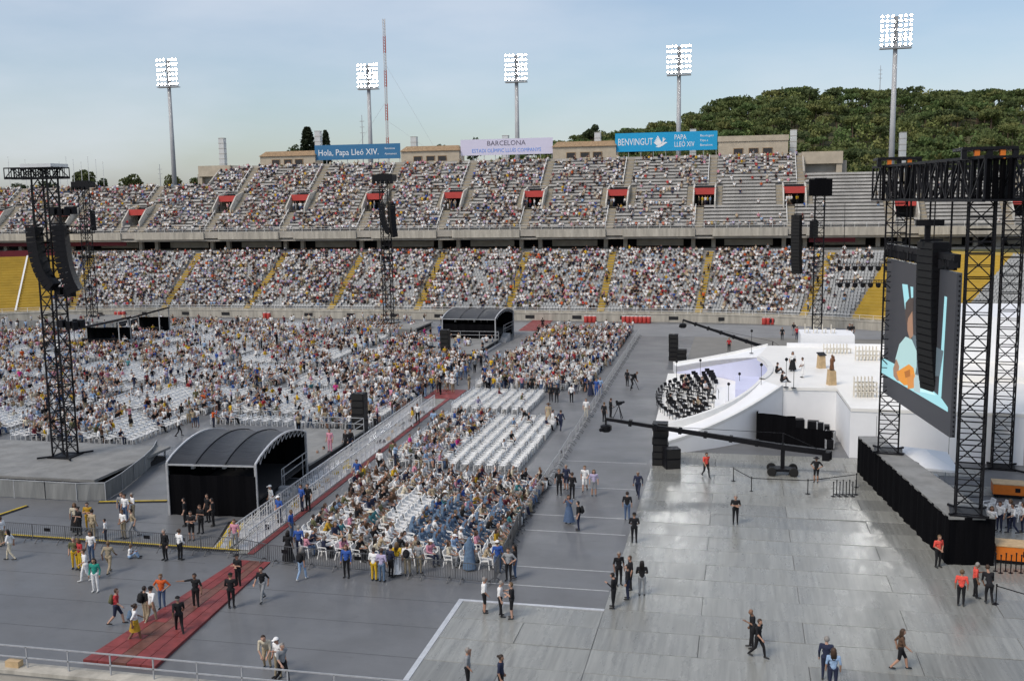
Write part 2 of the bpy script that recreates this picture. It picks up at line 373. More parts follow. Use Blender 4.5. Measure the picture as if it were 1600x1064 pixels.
# vomitories
def vomitory(x,i0,wing=False):
    y=UY0+.3+TU*i0; z=rowz(i0); n=6
    v=part(MB().bx(x-1.75,x+1.75,y+.02,y+TU*n-.05,z-.02,z+.0),'vomitory',M_conc)
    def sub(mb,name,m):
        o=mb.obj(name,m,v); o.matrix_parent_inverse=Matrix.Identity(4); return o
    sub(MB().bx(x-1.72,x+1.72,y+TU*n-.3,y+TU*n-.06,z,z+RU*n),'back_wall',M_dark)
    sub(MB().bx(x-2.1,x+2.1,y+2.05,y+TU*n,z+2.1,z+2.35),'roof',M_conc)
    sub(MB().bx(x-1.95,x+1.95,y+1.9,y+2.04,z+2.0,z+3.15),'red_sign',M_red)
    for s in (-1,1):
        w_=MB(); a=x+s*1.76; b=x+s*2.0; lo,hi=min(a,b),max(a,b)
        w_.add([(lo,y-.6,z-.4),(hi,y-.6,z-.4),(hi,y+TU*n,z-.4),(lo,y+TU*n,z-.4),(lo,y-.6,z+.75),(hi,y-.6,z+.75),(hi,y+2.2,z+3.3),(lo,y+2.2,z+3.3),(hi,y+TU*n,z+3.9),(lo,y+TU*n,z+3.9)],
            [(0,1,5,4),(4,5,6,7),(7,6,8,9),(1,2,8,6,5),(3,0,4,7,9),(2,3,9,8)])
        sub(w_,'side_wall',mat('pale_vomitory_wall',(.50,.48,.43),.7,.12,1.))
    rr=MB()
    for z_ in (z+3.6,z+4.0): rr.beam((x-2.1,y+2.2,z_),(x+2.1,y+2.2,z_),.05)
    sub(rr,'guard_rail',M_whitep)
for x in VX: vomitory(x,6)
for x in VW: vomitory(x,2,True)
# white hand rails on the stairs
for x in VX:
    for (xx,a,b) in ((x+.5,12,NU-1),(x-1.4,0,5)):
        hr=MB()
        P_=[(xx,UY0+.3+TU*(i+.5),rowz(i)+.95) for i in range(a,b+1)]
        hr.poly([P_[0],P_[-1]],.09)
        for p in P_[::2]: hr.beam((p[0],p[1],p[2]-.95),p,.06)
        part(hr,'hand_rail',M_whitep)
for x in VW:
    hr=MB()
    P_=[(x-.4,UY0+.3+TU*(i+.5),rowz(i)+.95) for i in range(9,NWG)]
    hr.poly([P_[0],P_[-1]],.09)
    for p in P_[::2]: hr.beam((p[0],p[1],p[2]-.95),p,.06)
    part(hr,'hand_rail',M_whitep)
# backs and ends of the deck
YB=UY0+.3+TU*NU; YW=UY0+.3+TU*NWG
part(MB().bx(XC0,XC1,YB,YB+.3,12.4,rowz(NU-1)+.9),'rim_wall',M_conc)
for a,b in ((XL,XC0),(XC1,XR)): part(MB().bx(a,b,YW,YW+.3,12.4,rowz(NWG-1)+.6),'rim_wall',M_conc)
for s,x in ((-1,XC0),(1,XC1)):
    pts=[(YW,rowz(NWG-1)-.2),(YB+.3,rowz(NWG-1)-.2),(YB+.3,rowz(NU-1)+1.1),(YW-.5,rowz(NWG-1)+1.1)]
    a,b=(x-.3,x-.002) if s<0 else (x+.002,x+.3)
    w_=MB().add([(a,p[0],p[1]) for p in pts]+[(b,p[0],p[1]) for p in pts],[(3,2,1,0),(4,5,6,7),(0,1,5,4),(1,2,6,5),(2,3,7,6),(3,0,4,7)])
    part(w_,'end_wall',M_conc)
part(MB().bx(XC0-6,XC1+8,YB+.31,YB+12,12.4,rowz(NU-1)-.6),'rear_terrace',M_conc)
# ---------------------------------------------------------------- things along the rim
M_stone=mat('sand_stone_render',(.46,.40,.31),.85,.14,.7,.05)
M_tile=mat('brown_roof_tile',(.27,.18,.10),.8,.25,1.5,.3,stretch=(3,.6,1))
M_glassd=mat('dark_window',(.03,.028,.03),.25,0)
M_py=mat('pale_ribbed_metal',(.55,.57,.57),.5,.1,1.)
for i,(a,b,zt,flat,what) in enumerate(((-97.5,-85.3,29.9,0,'behind the blue banner'),(-66.8,-54.7,30.2,0,'between the dark blue and the lavender banner'),(-35.8,-23.5,30.3,0,'between the lavender and the cyan banner'),(-4.2,8.5,30.5,1,'right of the cyan banner'))):
    h=empty('rim_booth',((a+b)/2,202.2,26.3),label='sand coloured commentary booth on the stand rim '+what,cat='booth',group='booths on the stand rim')
    w2=(b-a)/2; zt=zt-26.3
    MB().bx(-w2,w2,-1.4,2.6,-1.4,zt-.9).obj('wall',M_stone,h)
    if flat: MB().bx(-w2-.1,w2+.1,-1.6,2.8,zt-.9,zt+.1).obj('roof',M_stone,h)
    else:
        MB().add([(-w2-.2,-1.7,zt-.9),(w2+.2,-1.7,zt-.9),(w2+.2,2.9,zt-.9),(-w2-.2,2.9,zt-.9),(-w2+.6,.2,zt+.15),(w2-.6,.2,zt+.15),(w2-.6,1.,zt+.15),(-w2+.6,1.,zt+.15)],[(0,1,5,4),(1,2,6,5),(2,3,7,6),(3,0,4,7),(4,5,6,7),(3,2,1,0)]).obj('roof',M_tile,h)
    for j,fx in enumerate((-.42,.02,.42)):
        w_=MB().bx(fx*w2-.85,fx*w2+.85,-1.46,-1.41,1.0+(.1 if j==1 else 0),2.0).obj('window',M_glassd,h)
        f=MB()
        for s in (-1,1): f.bx(fx*w2+s*.85-.06,fx*w2+s*.85+.06,-1.5,-1.402,.85,1.98)
        f.bx(fx*w2-.9,fx*w2+.9,-1.52,-1.402,1.92,2.04); f.obj('frame',M_tile,w_)
for x,z0,z1,y,lab in ((14.5,20.8,27.3,201.,'concrete portal with dark opening at the right end of the tall tier'),(-106.8,20.6,27.3,201.,'concrete portal with dark opening at the left end of the tall tier')):
    h=empty('rim_portal',(x,y,z0),label=lab,cat='portal',group='portals at the tier ends')
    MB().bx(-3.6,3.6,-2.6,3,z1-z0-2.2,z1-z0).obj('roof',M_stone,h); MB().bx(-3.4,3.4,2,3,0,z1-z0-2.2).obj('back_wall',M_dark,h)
    MB().bx(2.5,3.5,-2.4,2,0,z1-z0-2.2).obj('side_wall',M_stone,h); MB().bx(-3.5,-2.9,-2.4,2,0,z1-z0-2.2).obj('side_wall',M_stone,h)
for i,(x,y0,yt) in enumerate(((347,216,262),(497,205,235),(647,214,232),(790,212,250),(934,207,222),(1083,202,240),(1240,203,240),(1411,207,250))):
    p=YP(x,y0,207); z0=20.; h=empty('ventilation_pylon',(p[0],207,z0),label='pale square ribbed pylon behind the rim, %s from left'%ordn(i+1),cat='pylon',group='pylons behind the rim')
    MB().bx(-.6,.6,-.6,.6,0,p[2]-z0).obj('shaft',M_py,h)
    k=p[2]-z0
    while k>3: MB().bx(-.64,.64,-.64,.64,k-.1,k-.02).obj('band',M_conc,h); k-=1.1
# banners
M_b1=mat('blue_banner',(.035,.16,.32),.6,.03,.3); M_b2=mat('lavender_banner',(.62,.60,.74),.6,.02,.3); M_b3=mat('cyan_banner',(.01,.33,.62),.6,.03,.3)
M_ink=mat('dark_print',(.10,.09,.13),.6,0); M_inkb=mat('blue_print',(.12,.28,.72),.6,0); M_inkw=mat('white_print',(.80,.82,.84),.6,0)
def banner(x0,x1,zb,zt,m,label,name='banner'):
    h=empty(name,((x0+x1)/2,201.3,zb-2.4),label=label,cat='banner',group='banners on the stand rim'); w2=(x1-x0)/2; H=zt-zb
    MB().bx(-w2,w2,-.06,.06,2.4,2.4+H).obj('sheet',m,h)
    n=int((x1-x0)/2.3)
    for i in range(n+1): MB().beam((-w2+.2+i*(2*w2-.4)/n,.16,0),(-w2+.2+i*(2*w2-.4)/n,.16,2.4+H-.1),.1).obj('post',M_steel,h)
    return h,w2,H
RX=(math.pi/2,0,0)
h,w2,H=banner(-85.5,-67.1,28.0,31.0,M_b1,'dark blue banner with white serif greeting on the rim')
text_obj('lettering','Hola, Papa Lleó XIV.',1.75,M_inkw,h,(-w2+.7,-.07,2.4+H/2-.1),RX,font_w=.90)
for k in range(2): text_obj('small_lettering',('Barcelona','Ajuntament')[k],.55,M_inkw,h,(w2-3.3,-.07,2.4+H*(.68-.36*k)),RX)
h,w2,H=banner(-54.5,-35.9,28.2,31.3,M_b2,'pale lavender banner with the stadium name on the rim')
text_obj('lettering','BARCELONA',1.35,M_ink,h,(0,-.07,2.4+H*.72),RX,'CENTER')
text_obj('lettering','ESTADI OLÍMPIC LLUÍS COMPANYS',1.02,M_inkb,h,(0,-.07,2.4+H*.27),RX,'CENTER',font_w=.88)
h,w2,H=banner(-23.7,-4.4,28.2,31.7,M_b3,'bright cyan banner with a white dove on the rim')
text_obj('lettering','BENVINGUT',1.85,M_inkw,h,(-w2+.5,-.07,2.4+H/2),RX,font_w=.66,extrude=.03)
text_obj('lettering','PAPA',1.35,M_inkw,h,(1.6,-.07,2.4+H*.70),RX,font_w=.72); text_obj('lettering','LLEÓ XIV',1.35,M_inkw,h,(1.6,-.07,2.4+H*.32),RX,font_w=.68)
for k,t in enumerate(('Benvinguts','Papa a','Barcelona')): text_obj('small_lettering',t,.58,M_inkw,h,(w2-3.2,-.07,2.4+H*(.76-.25*k)),RX)
dv=MB()   # dove: body, head, raised feathered wing, tail
def flat(pts,y0=-.10,y1=-.065):
    n=len(pts); dv.add([(p[0],y0,p[1]) for p in pts]+[(p[0],y1,p[1]) for p in pts],[tuple(range(n)),tuple(range(2*n-1,n-1,-1))]+[(i,n+i,n+(i+1)%n,(i+1)%n) for i in range(n)])
cx=-.9; cz=2.4+H/2-.25
flat([(cx-1.0,cz-.7),(cx-.4,cz-.85),(cx+.4,cz-.5),(cx+.9,cz-.1),(cx+1.25,cz),(cx+.95,cz+.2),(cx+.5,cz+.1),(cx-.1,cz-.1)])
for k in range(5): flat([(cx+.25-.16*k,cz-.05-.06*k),(cx+.02-.2*k,cz-.2-.06*k),(cx-.75-.16*k,cz+1.25-.28*k),(cx-.6-.15*k,cz+1.35-.28*k)],-.10-.004*k,-.066)
for k in range(3): flat([(cx+.5-.1*k,cz+.05),(cx+.3-.1*k,cz-.02),(cx+.35+.22*k,cz+1.0-.12*k),(cx+.5+.22*k,cz+1.05-.14*k)],-.122-.004*k,-.066)
dv.obj('dove_emblem',M_inkw,h)
# ---------------------------------------------------------------- floodlight masts
M_pole=mat('grey_mast_steel',(.36,.37,.38),.5,.1,.5); M_lamp=mat('lit_floodlight',(.9,.92,.9),.4,0,emit=(1,.98,.93),estr=200.)
lampm=MB().lathe([(.17,-.10),(.225,.0),(.20,.07),(.03,.10)],10).mesh('lamp',M_lamp,True)
backm=MB().lathe([(.10,-.42),(.24,-.30),(.30,-.02),(.30,.03)],10).mesh('housing',M_black,True)
def mast(px,yt,yb,Y,zb,label,cols=6,rows=7,w=5.2):
    a=YP(px,yt,Y); b=YP(px,yb,Y); h=empty('floodlight_mast',(b[0],Y,zb),label=label,cat='floodlight',group='floodlight masts behind the stand')
    zt=a[2]-zb; z0=b[2]-zb
    MB().beam((0,0,0),(0,0,z0+.5),1.15,n=10,r2=.75).obj('pole',M_pole,h,smooth=True)
    MB().bx(-.35,.35,-.05,.35,z0-.2,zt).obj('spine',M_pole,h)
    az=math.atan2(b[0],Y)
    fr=MB()
    for j in range(4): 
        z=z0+(zt-z0)*(j+.05)/3.6; fr.bx(-w/2,w/2,-.45,-.2,z-.12,z+.10)
    fr.bx(-w/2,w/2,-.9,.5,z0-.35,z0-.2); fr.obj('gantry',M_pole,h)
    for r_ in range(rows):
        for c in range(cols):
            x=(c-(cols-1)/2)*w/cols*.98; x+=.22*(1 if x>0 else -1)
            z=z0+.35+(zt-z0-.4)*r_/(rows-1)
            l=link('lamp',lampm,h,(x,-.55,z)); l.rotation_euler=(R(66),0,R(6*(c-2.5)))
            l2=link('lamp_housing',backm,h,(x,-.55,z)); l2.rotation_euler=l.rotation_euler
for k in ((264,94,135,213,18,'leftmost floodlight mast, tall, leaning over the low wing',6,6,5.0),(576,102,138,216,20,'floodlight mast behind the dark blue banner',6,6,4.6),(807,87,127,216,20,'floodlight mast behind the lavender banner',6,6,4.6),(1061,73,116,216,20,'floodlight mast behind the cyan banner',6,6,4.8),(1399,26,74,200,16,'rightmost floodlight mast, largest, in front of the wooded hill',6,7,5.4)): mast(*k)
# masts, flag poles
M_rw=[mat('mast_red',(.45,.12,.10),.6,0),mat('mast_white',(.62,.60,.60),.6,0)]
a=YP(606,225,330); b=YP(603,30,330)
h=empty('radio_mast',(a[0],330,a[2]-25),label='tall thin red and white radio mast behind the dark blue banner',cat='mast'); Hm=b[2]-a[2]+25
for k in range(12):
    mb=MB(); z0=Hm*k/12; z1=Hm*(k+1)/12
    for s,t in ((-.4,-.3),(.4,-.3),(0,.4)): mb.beam((s,t,z0),(s,t,z1),.16)
    for j in range(6):
        za=z0+(z1-z0)*j/6; zb=z0+(z1-z0)*(j+1)/6; mb.beam((-.4,-.3,za),(.4,-.3,zb),.08); mb.beam((.4,-.3,za),(0,.4,zb),.08); mb.beam((0,.4,za),(-.4,-.3,zb),.08)
    mb.obj('mast_section',M_rw[k%2],h)
for sx,f in ((18,.78),(18,.5),(-14,.6)): MB().beam((0,0,Hm*f),(sx,0,20),.05).obj('guy_wire',M_steel,h)
for px,yt,yb,Y,lab in ((567,180,235,300,'thin grey antenna left of the radio mast'),(1375,103,135,420,'lattice antenna on the hill top'),(251,257,290,300,'small antenna left of the leftmost floodlight')):
    a=YP(px,yt,Y); b=YP(px,yb,Y); h=empty('antenna',(b[0],Y,b[2]-14),label=lab,cat='antenna'); Hm=a[2]-b[2]+14
    MB().beam((0,0,0),(0,0,Hm),.5,n=6,r2=.18).obj('pole',M_steel,h)
    for k in range(3): MB().bx(-.7,.7,-.1,.1,Hm*(.78+.07*k),Hm*(.78+.07*k)+.15).obj('cross_arm',M_steel,h)
for i,px in enumerate((16,42,95,106,117,129,140,152,163)):
    a=YP(px,246+(i%3)*4,225); b=YP(px,292,225); h=empty('flag_pole',(b[0],225,b[2]-8),label='bare white flag pole beyond the left wing, %s from left'%ordn(i+1),cat='flag pole',group='flag poles beyond the left wing')
    MB().beam((0,0,0),(0,0,a[2]-b[2]+8),.22,n=8,r2=.09).obj('pole',M_whitep,h); MB().lathe([(.05,0),(.12,.08),(.05,.16)],8,(0,0,a[2]-b[2]+8)).obj('finial',M_whitep,h)
# ================================================================ hill, wood and trees
def attr_mat(name,rough=.7,trans=0.,attr='col'):
    m=bpy.data.materials.new(name); m.use_nodes=True; nt=m.node_tree; b=nt.nodes['Principled BSDF']
    a=N(nt,'ShaderNodeAttribute'); a.attribute_name=attr; nt.links.new(a.outputs['Color'],b.inputs['Base Color']); b.inputs['Roughness'].default_value=rough
    b.inputs['Specular IOR Level'].default_value=.25
    if trans:
        t=N(nt,'ShaderNodeBsdfTranslucent'); nt.links.new(a.outputs['Color'],t.inputs['Color']); ms=N(nt,'ShaderNodeMixShader'); ms.inputs[0].default_value=trans
        nt.links.new(b.outputs[0],ms.inputs[1]); nt.links.new(t.outputs[0],ms.inputs[2]); nt.links.new(ms.outputs[0],nt.nodes['Material Output'].inputs['Surface'])
    return m
M_leaf=attr_mat('foliage',.75,.25); M_bark=mat('bark',(.12,.085,.06),.9,.25,2.,.2)
def mesh_np(name,P,FF,col,m):
    """triangle or quad soup with a colour per face"""
    fn=FF.shape[1]; me=bpy.data.meshes.new(name); me.vertices.add(len(P)); me.vertices.foreach_set('co',np.ascontiguousarray(P,dtype=np.float32).ravel())
    me.loops.add(FF.size); me.loops.foreach_set('vertex_index',FF.ravel().astype(np.int32)); me.polygons.add(len(FF)); me.polygons.foreach_set('loop_start',np.arange(0,FF.size,fn,dtype=np.int32))
    me.update(calc_edges=True)
    if col is not None:
        c=np.concatenate([col,np.ones((len(col),1))],1).repeat(fn,0); a=me.color_attributes.new('col','FLOAT_COLOR','CORNER'); a.data.foreach_set('color',c.astype(np.float32).ravel())
    if m: me.materials.append(m)
    return me
def crown(n,kind,leaf,g):
    """leaf clumps spread through a lumpy crown -> quad verts (n*4,3); unit-sized crown"""
    lob=[]
    for i in range(9 if kind!='cypress' else 1):
        a=g.uniform(0,2*math.pi); rr=g.uniform(.15,.62)
        if kind=='pine': lob.append((rr*math.cos(a),rr*math.sin(a),g.uniform(-.06,.22),g.uniform(.32,.5),.20))
        else: lob.append((rr*math.cos(a)*.9,rr*math.sin(a)*.9,g.uniform(-.5,.55),g.uniform(.34,.52),g.uniform(.34,.5)))
    lob=np.array(lob); k=g.integers(0,len(lob),n)
    d=g.normal(size=(n,3)); d/=np.linalg.norm(d,axis=1)[:,None]; rad=g.uniform(.45,1,n)**.5
    if kind=='cypress':
        z=g.uniform(-1,1,n); r_=.16*(1-((z+.25)/1.3)**2).clip(.02)**.6*g.uniform(.6,1.12,n); a=g.uniform(0,6.28,n); c=np.stack([r_*np.cos(a),r_*np.sin(a),z],1)
    else: c=lob[k,:3]+d*rad[:,None]*lob[k][:,[3,3,4]]
    t=g.normal(size=(n,3)); t/=np.linalg.norm(t,axis=1)[:,None]; nn=d*.6+g.normal(size=(n,3))*.5; b=np.cross(t,nn); b/=np.linalg.norm(b,axis=1)[:,None]+1e-9; t=np.cross(b,nn); t/=np.linalg.norm(t,axis=1)[:,None]+1e-9
    s=leaf*g.uniform(.6,1.3,n)[:,None]
    return np.stack([c-t*s-b*s*.6,c+t*s-b*s*.6,c+t*s*.8+b*s*.7,c-t*s*.7+b*s*.6],1)
GREENS=np.array([1.08,1.,.9])*1.95*np.array([(.050,.070,.026),(.058,.078,.030),(.070,.088,.032),(.042,.060,.026),(.082,.094,.036),(.052,.082,.030)])
g=np.random.default_rng(5)
sil=[(760,228),(870,216),(905,209),(930,200),(960,203),(1000,195),(1060,183),(1090,168),(1110,155),(1130,148),(1190,140),(1250,131),(1330,131),(1375,131),(1430,135),(1500,137),(1560,135),(1640,137),(1800,140)]
S=np.array([YP(x,y,390)[[0,2]] for x,y in sil]); S=np.vstack([[-400,30],[-120,32],S,[200,58],[420,62]])
def hz(x,y):
    top=np.interp(x,S[:,0]*1.0,S[:,1])-8.0; base=14+0*x
    t=np.clip((y-226)/(390-226),0,1); t=t*t*(3-2*t)*.55+t*.45
    bump=1.6*np.sin(x*.11+y*.05)*np.sin(y*.07)+1.0*np.sin(x*.23-y*.13)
    return base+(np.maximum(top,base)-base)*t+bump*t*(1-t)*2.5-np.clip((y-400)/200,0,1)*14
xs=np.linspace(-380,420,90); ys=np.linspace(222,600,60); XX,YY=np.meshgrid(xs,ys); ZZ=hz(XX,YY); ZZ[0,:]=-.5
ix=np.arange(90*60).reshape(60,90); FF=np.stack([ix[:-1,:-1],ix[:-1,1:],ix[1:,1:],ix[1:,:-1]],-1).reshape(-1,4)
me=mesh_np('hill',np.stack([XX,YY,ZZ],-1).reshape(-1,3),FF,None,mat('hill_soil',(.085,.085,.04),.9,.3,.08)); me.polygons.foreach_set('use_smooth',[True]*len(me.polygons)); link('hill',me,kind='structure')
tmpl={'pine':[crown(240,'pine',.10,g) for _ in range(4)],'round':[crown(250,'round',.10,g) for _ in range(4)]}
P=[];C=[];TP=MB()
def wood_tree(x,y,z,r,kind,c):
    q=tmpl[kind][g.integers(4)]; a=g.uniform(0,6.28); ca,sa=math.cos(a),math.sin(a)
    hgt=r*(1.55 if kind=='pine' else 1.05); v=q.reshape(-1,3)*[r,r,r*(1.05 if kind=='pine' else 1.0)]
    v=np.stack([v[:,0]*ca-v[:,1]*sa+x,v[:,0]*sa+v[:,1]*ca+y,v[:,2]+z+hgt],1); P.append(v)
    C.append(np.clip(c*g.uniform(.82,1.2,(len(q),1)),0,1)); TP.beam((x,y,z-.5),(x,y,z+hgt*.95),.12*r,n=5,r2=.05*r)
pts=[]
tries=0
while len(pts)<1700 and tries<60000:
    tries+=1; y=g.uniform(228,408); x=g.uniform(-75,45+ (y-228)*.42+25)
    # keep to what the bowl rim leaves in view
    if any((x-a)**2+(y-b)**2<(1.7)**2 for a,b in pts[-400:]): continue
    pts.append((x,y))
for x,y in pts:
    z=float(hz(np.array(x),np.array(y))); kind='pine' if g.random()<.62 else 'round'
    c=GREENS[g.integers(6)]*(1.25 if kind=='round' else .95); wood_tree(x,y,z,g.uniform(2.2,4.0) if kind=='pine' else g.uniform(2.0,3.8),kind,c)
P=np.concatenate(P); C=np.concatenate(C)
me=mesh_np('hillside_wood',P,np.arange(len(P)).reshape(-1,4),C,M_leaf); wd=link('hillside_wood',me); tag(wd,'dense dark green pine wood covering the hillside behind the stand','wood',kind='stuff')
TP.obj('trunks',M_bark,wd,kind='stuff')
def tree(px,ytop,ybase,Y,wpx,kind,label,c,n=900,name='tree'):
    a=YP(px,ytop,Y); b=YP(px,ybase,Y); sc=Y/F/ math.cos(0); r=wpx/2*sc*1.02; H=a[2]-b[2]
    zb=b[2]-6; h=empty(name,(b[0],Y,zb),label=label,cat='tree',group='trees beyond the stand'); Ht=a[2]-zb
    n=int(n*1.7); q=crown(n,kind,.075 if kind!='cypress' else .035,g); v=q.reshape(-1,3)
    if kind=='cypress': rz=Ht/2; v=v*[r/.16,r/.16,rz]; zc=Ht/2
    else: rz=min(r*1.0,H*.62+2); v=v*[r,r,rz]; zc=Ht-rz*.92
    v=v+[0,0,zc]; me=mesh_np('crown',v,np.arange(len(v)).reshape(-1,4),np.clip(np.array(c)*g.uniform(.7,1.35,(n,1)),0,1),M_leaf); link('crown',me,h)
    MB().beam((0,0,0),(0,0,zc),max(.3,r*.12),n=7,r2=.1).obj('trunk',M_bark,h)
    lm=MB()
    for k in range(5):
        t=k*1.3; lm.beam((0,0,zc*.75),(r*.5*math.cos(t),r*.5*math.sin(t),zc+rz*.1*k*.3),.2,n=5,r2=.06)
    if kind!='cypress': lm.obj('limbs',M_bark,h)
for t in ((482,199,250,235,24,'cypress','tall dark cypress, broadest, behind the dark blue banner',(.022,.032,.014),1500,'cypress_tree'),(510,204,250,236,16,'cypress','slim dark cypress right of the broad cypress',(.024,.036,.016),1100,'cypress_tree'),(497,212,250,238,13,'cypress','short cypress between the two taller cypresses',(.028,.04,.018),800,'cypress_tree'),
    (458,227,250,240,42,'round','low green tree left of the cypresses',(.06,.085,.03),700,'tree'),(22,285,300,240,60,'round','low dark tree at the left picture edge',(.05,.07,.03),700,'tree'),(70,283,300,245,50,'round','low tree behind the delay tower head',(.05,.07,.03),700,'tree'),(128,268,298,245,64,'round','broad tree behind the flag poles',(.075,.09,.03),1000,'tree'),(160,277,298,250,36,'round','dark tree right of the flag poles',(.045,.065,.028),600,'tree'),
    (205,271,296,245,50,'round','round olive green tree between flag poles and antenna',(.085,.10,.03),900,'tree'),(272,274,296,245,46,'round','olive tree just left of the leftmost floodlight pole',(.09,.10,.03),800,'tree'),(303,273,296,250,44,'round','green tree right of the leftmost floodlight pole',(.07,.09,.03),800,'tree'),(327,279,296,250,30,'round','small tree beside the left tier end',(.055,.075,.03),500,'tree'),
    (926,194,235,262,30,'round','tree standing clear at the foot of the wooded hill',(.045,.065,.028),1100,'tree'),(745,217,240,250,40,'round','low tree behind the lavender banner',(.05,.07,.03),500,'tree'),(690,224,240,250,26,'round','low tree behind the second booth',(.05,.07,.03),400,'tree')): tree(*t)
# ================================================================ truss towers, arrays, roof
def truss(L_,w,bay,ch=.09,dg=.05,along='z'):
    mb=MB(); n=max(1,round(L_/bay)); h=w/2
    c=[(-h,-h),(h,-h),(h,h),(-h,h)]
    def pt(k,z): return (c[k][0],c[k][1],z) if along=='z' else (z,c[k][0],c[k][1])
    for k in range(4): mb.beam(pt(k,0),pt(k,L_),ch)
    for i in range(n):
        z0,z1=L_*i/n,L_*(i+1)/n
        for k in range(4):
            k2=(k+1)%4; mb.beam(pt(k,z0),pt(k2,z0),dg)
            mb.beam(pt(k,z0) if i%2 else pt(k2,z0),pt(k2,z1) if i%2 else pt(k,z1),dg)
            mb.beam(pt(k,(z0+z1)/2),pt(k2,(z0+z1)/2),dg*.8)
    for k in range(4): mb.beam(pt(k,L_),pt((k+1)%4,L_),dg)
    return mb
SEC=truss(2.5,1.25,1.25,.10,.06).mesh('truss_section',M_black)
def tower(loc,H,label,name='truss_tower',group=None,rz=0.):
    h=empty(name,loc,rz,label=label,cat='tower',group=group); n=int(H/2.5)
    sl_=H/n
    for i in range(n): link('truss_section',SEC,h,(0,0,i*sl_+.1)).scale=(1,1,sl_/2.5)
    MB().bx(-.9,.9,-.9,.9,0,.1).obj('base_plate',M_black,h)
    MB().bx(-.8,.8,-.8,.8,H+.1,H+.25).obj('head_block',M_black,h)
    for s in (-1,1): 
        for t in (-1,1): MB().beam((s*.6,t*.6,.1),(s*(.95 if loc[2]>2 else 1.4),t*(.95 if loc[2]>2 else 1.4),.12),.12).obj('outrigger',M_black,h)
    return h,H
def array(top,n,label,hdg,curve=1.,w=1.25,hh=.36,d=.75,group=None):
    h=empty('line_array',top,hdg,label=label,cat='loudspeaker',group=group); cab=MB().bx(-d/2,d/2,-w/2,w/2,-hh+.015,0)
    cab.m=0; cm=cab.mesh('cabinet',M_black); gm=MB().bx(d/2+.002,d/2+.03,-w/2+.04,w/2-.04,-hh+.04,-.03).mesh('grille',M_rubber)
    MB().bx(-d/2,d/2+.3,-.08,.08,.03,.16).obj('fly_bar',M_black,h); MB().beam((0,0,.15),(0,0,3.0),.05).obj('hoist_chain',M_black,h)
    x=z=0.; a=0.
    for i in range(n):
        o=link('cabinet',cm,h,(x,0,z)); o.rotation_euler=(0,a,0); q=link('grille',gm,o)
        x-=math.sin(a)*hh; z-=math.cos(a)*hh; a+=R(curve*(.3+2.6*(i/n)**1.6))
    return h
# -- delay tower on the left with its fenced platform
pl=empty('tower_platform',(-50,65.5,0),label='grey stage platform with fabric fence under the near left truss tower',cat='platform')
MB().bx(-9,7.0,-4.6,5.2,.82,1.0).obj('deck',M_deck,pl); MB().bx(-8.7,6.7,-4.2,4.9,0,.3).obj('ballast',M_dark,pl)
for i in range(8):
    for j in (-4.4,5): MB().beam((-8.8+2.2*i,j,0),(-8.8+2.2*i,j,.82),.1).obj('leg',M_steel,pl)
fence=[(-60,59.3),(-57.6,59.3),(-55.2,59.3),(-52.8,59.3),(-50.4,59.25),(-48,59.2),(-45.6,59.2),(-43.2,59.2),(-41.3,59.6),(-41.6,62),(-42.2,64.4),(-42.8,66.8),(-43.6,69.2),(-44.6,71.4)]
for i,(a,b) in enumerate(zip(fence[:-1],fence[1:])):
    dx,dy=b[0]-a[0],b[1]-a[1]; L_=math.hypot(dx,dy); f=empty('fence_panel',(a[0],a[1],0),math.atan2(dy,dx),label='grey fabric covered fence panel around the platform, %s from left'%ordn(i+1),cat='fence',group='fabric fence around the platform')
    n=6; mb=MB()
    for k in range(n): mb.add([(L_*k/n,.03*math.sin(k*2.1+i),.04),(L_*(k+1)/n,.03*math.sin((k+1)*2.1+i),.04),(L_*(k+1)/n,.02*math.sin((k+1)*1.3),1.22),(L_*k/n,.02*math.sin(k*1.3),1.22)],[(0,1,2,3)])
    mb.obj('fabric',M_grey,f); MB().poly([(0,0,0),(0,0,1.25),(L_,0,1.25),(L_,0,0)],.05).obj('frame',M_steel,f)
    MB().beam((L_/2,0,1.2),(L_/2,.9,0),.04).obj('brace',M_steel,f)
th,H=tower((-49.3,66.6,1.0),21.2,'tall black truss delay tower on the fenced left platform',group='truss towers')
zt=H+.3
for y in (-.55,.55):
    o=link('header_truss',truss(4.0,.75,.8,.09,.05,'x').mesh('header_truss',M_black),th,(-2.6,y,zt-.5))
for x in (-2.5,-1.2,.6,1.3): MB().beam((x,-.9,zt-.8),(x,.9,zt-.8),.12).obj('cross_bar',M_black,th)
MB().bx(-1.2,1.3,-1,1,zt-.1,zt+.15).obj('roof_plate',M_alu,th)
link('side_truss',truss(3.0,.5,.75,.07,.04,'x').mesh('side_truss',M_black),th,(.6,0,zt-4.6))
for z,n in ((zt-3.2,5),(zt-9.,4),(zt-11.4,5)):
    for k in range(n): MB().box((.95+.34*k,-.5+.25*(k%3),z-.12*(k%2)),(.34,.5,.55),.3*k).obj('floodlight_fixture',M_black,th)
p=YP(53,355,65.6); array(p,13,'curved line array hanging left of the near delay tower',R(184),3.6,1.0,.36,.75)
p=YP(94,352,66.0); array(p,13,'straight thick line array hanging on the right of the near delay tower',R(200),2.0,1.25,.38,.85)
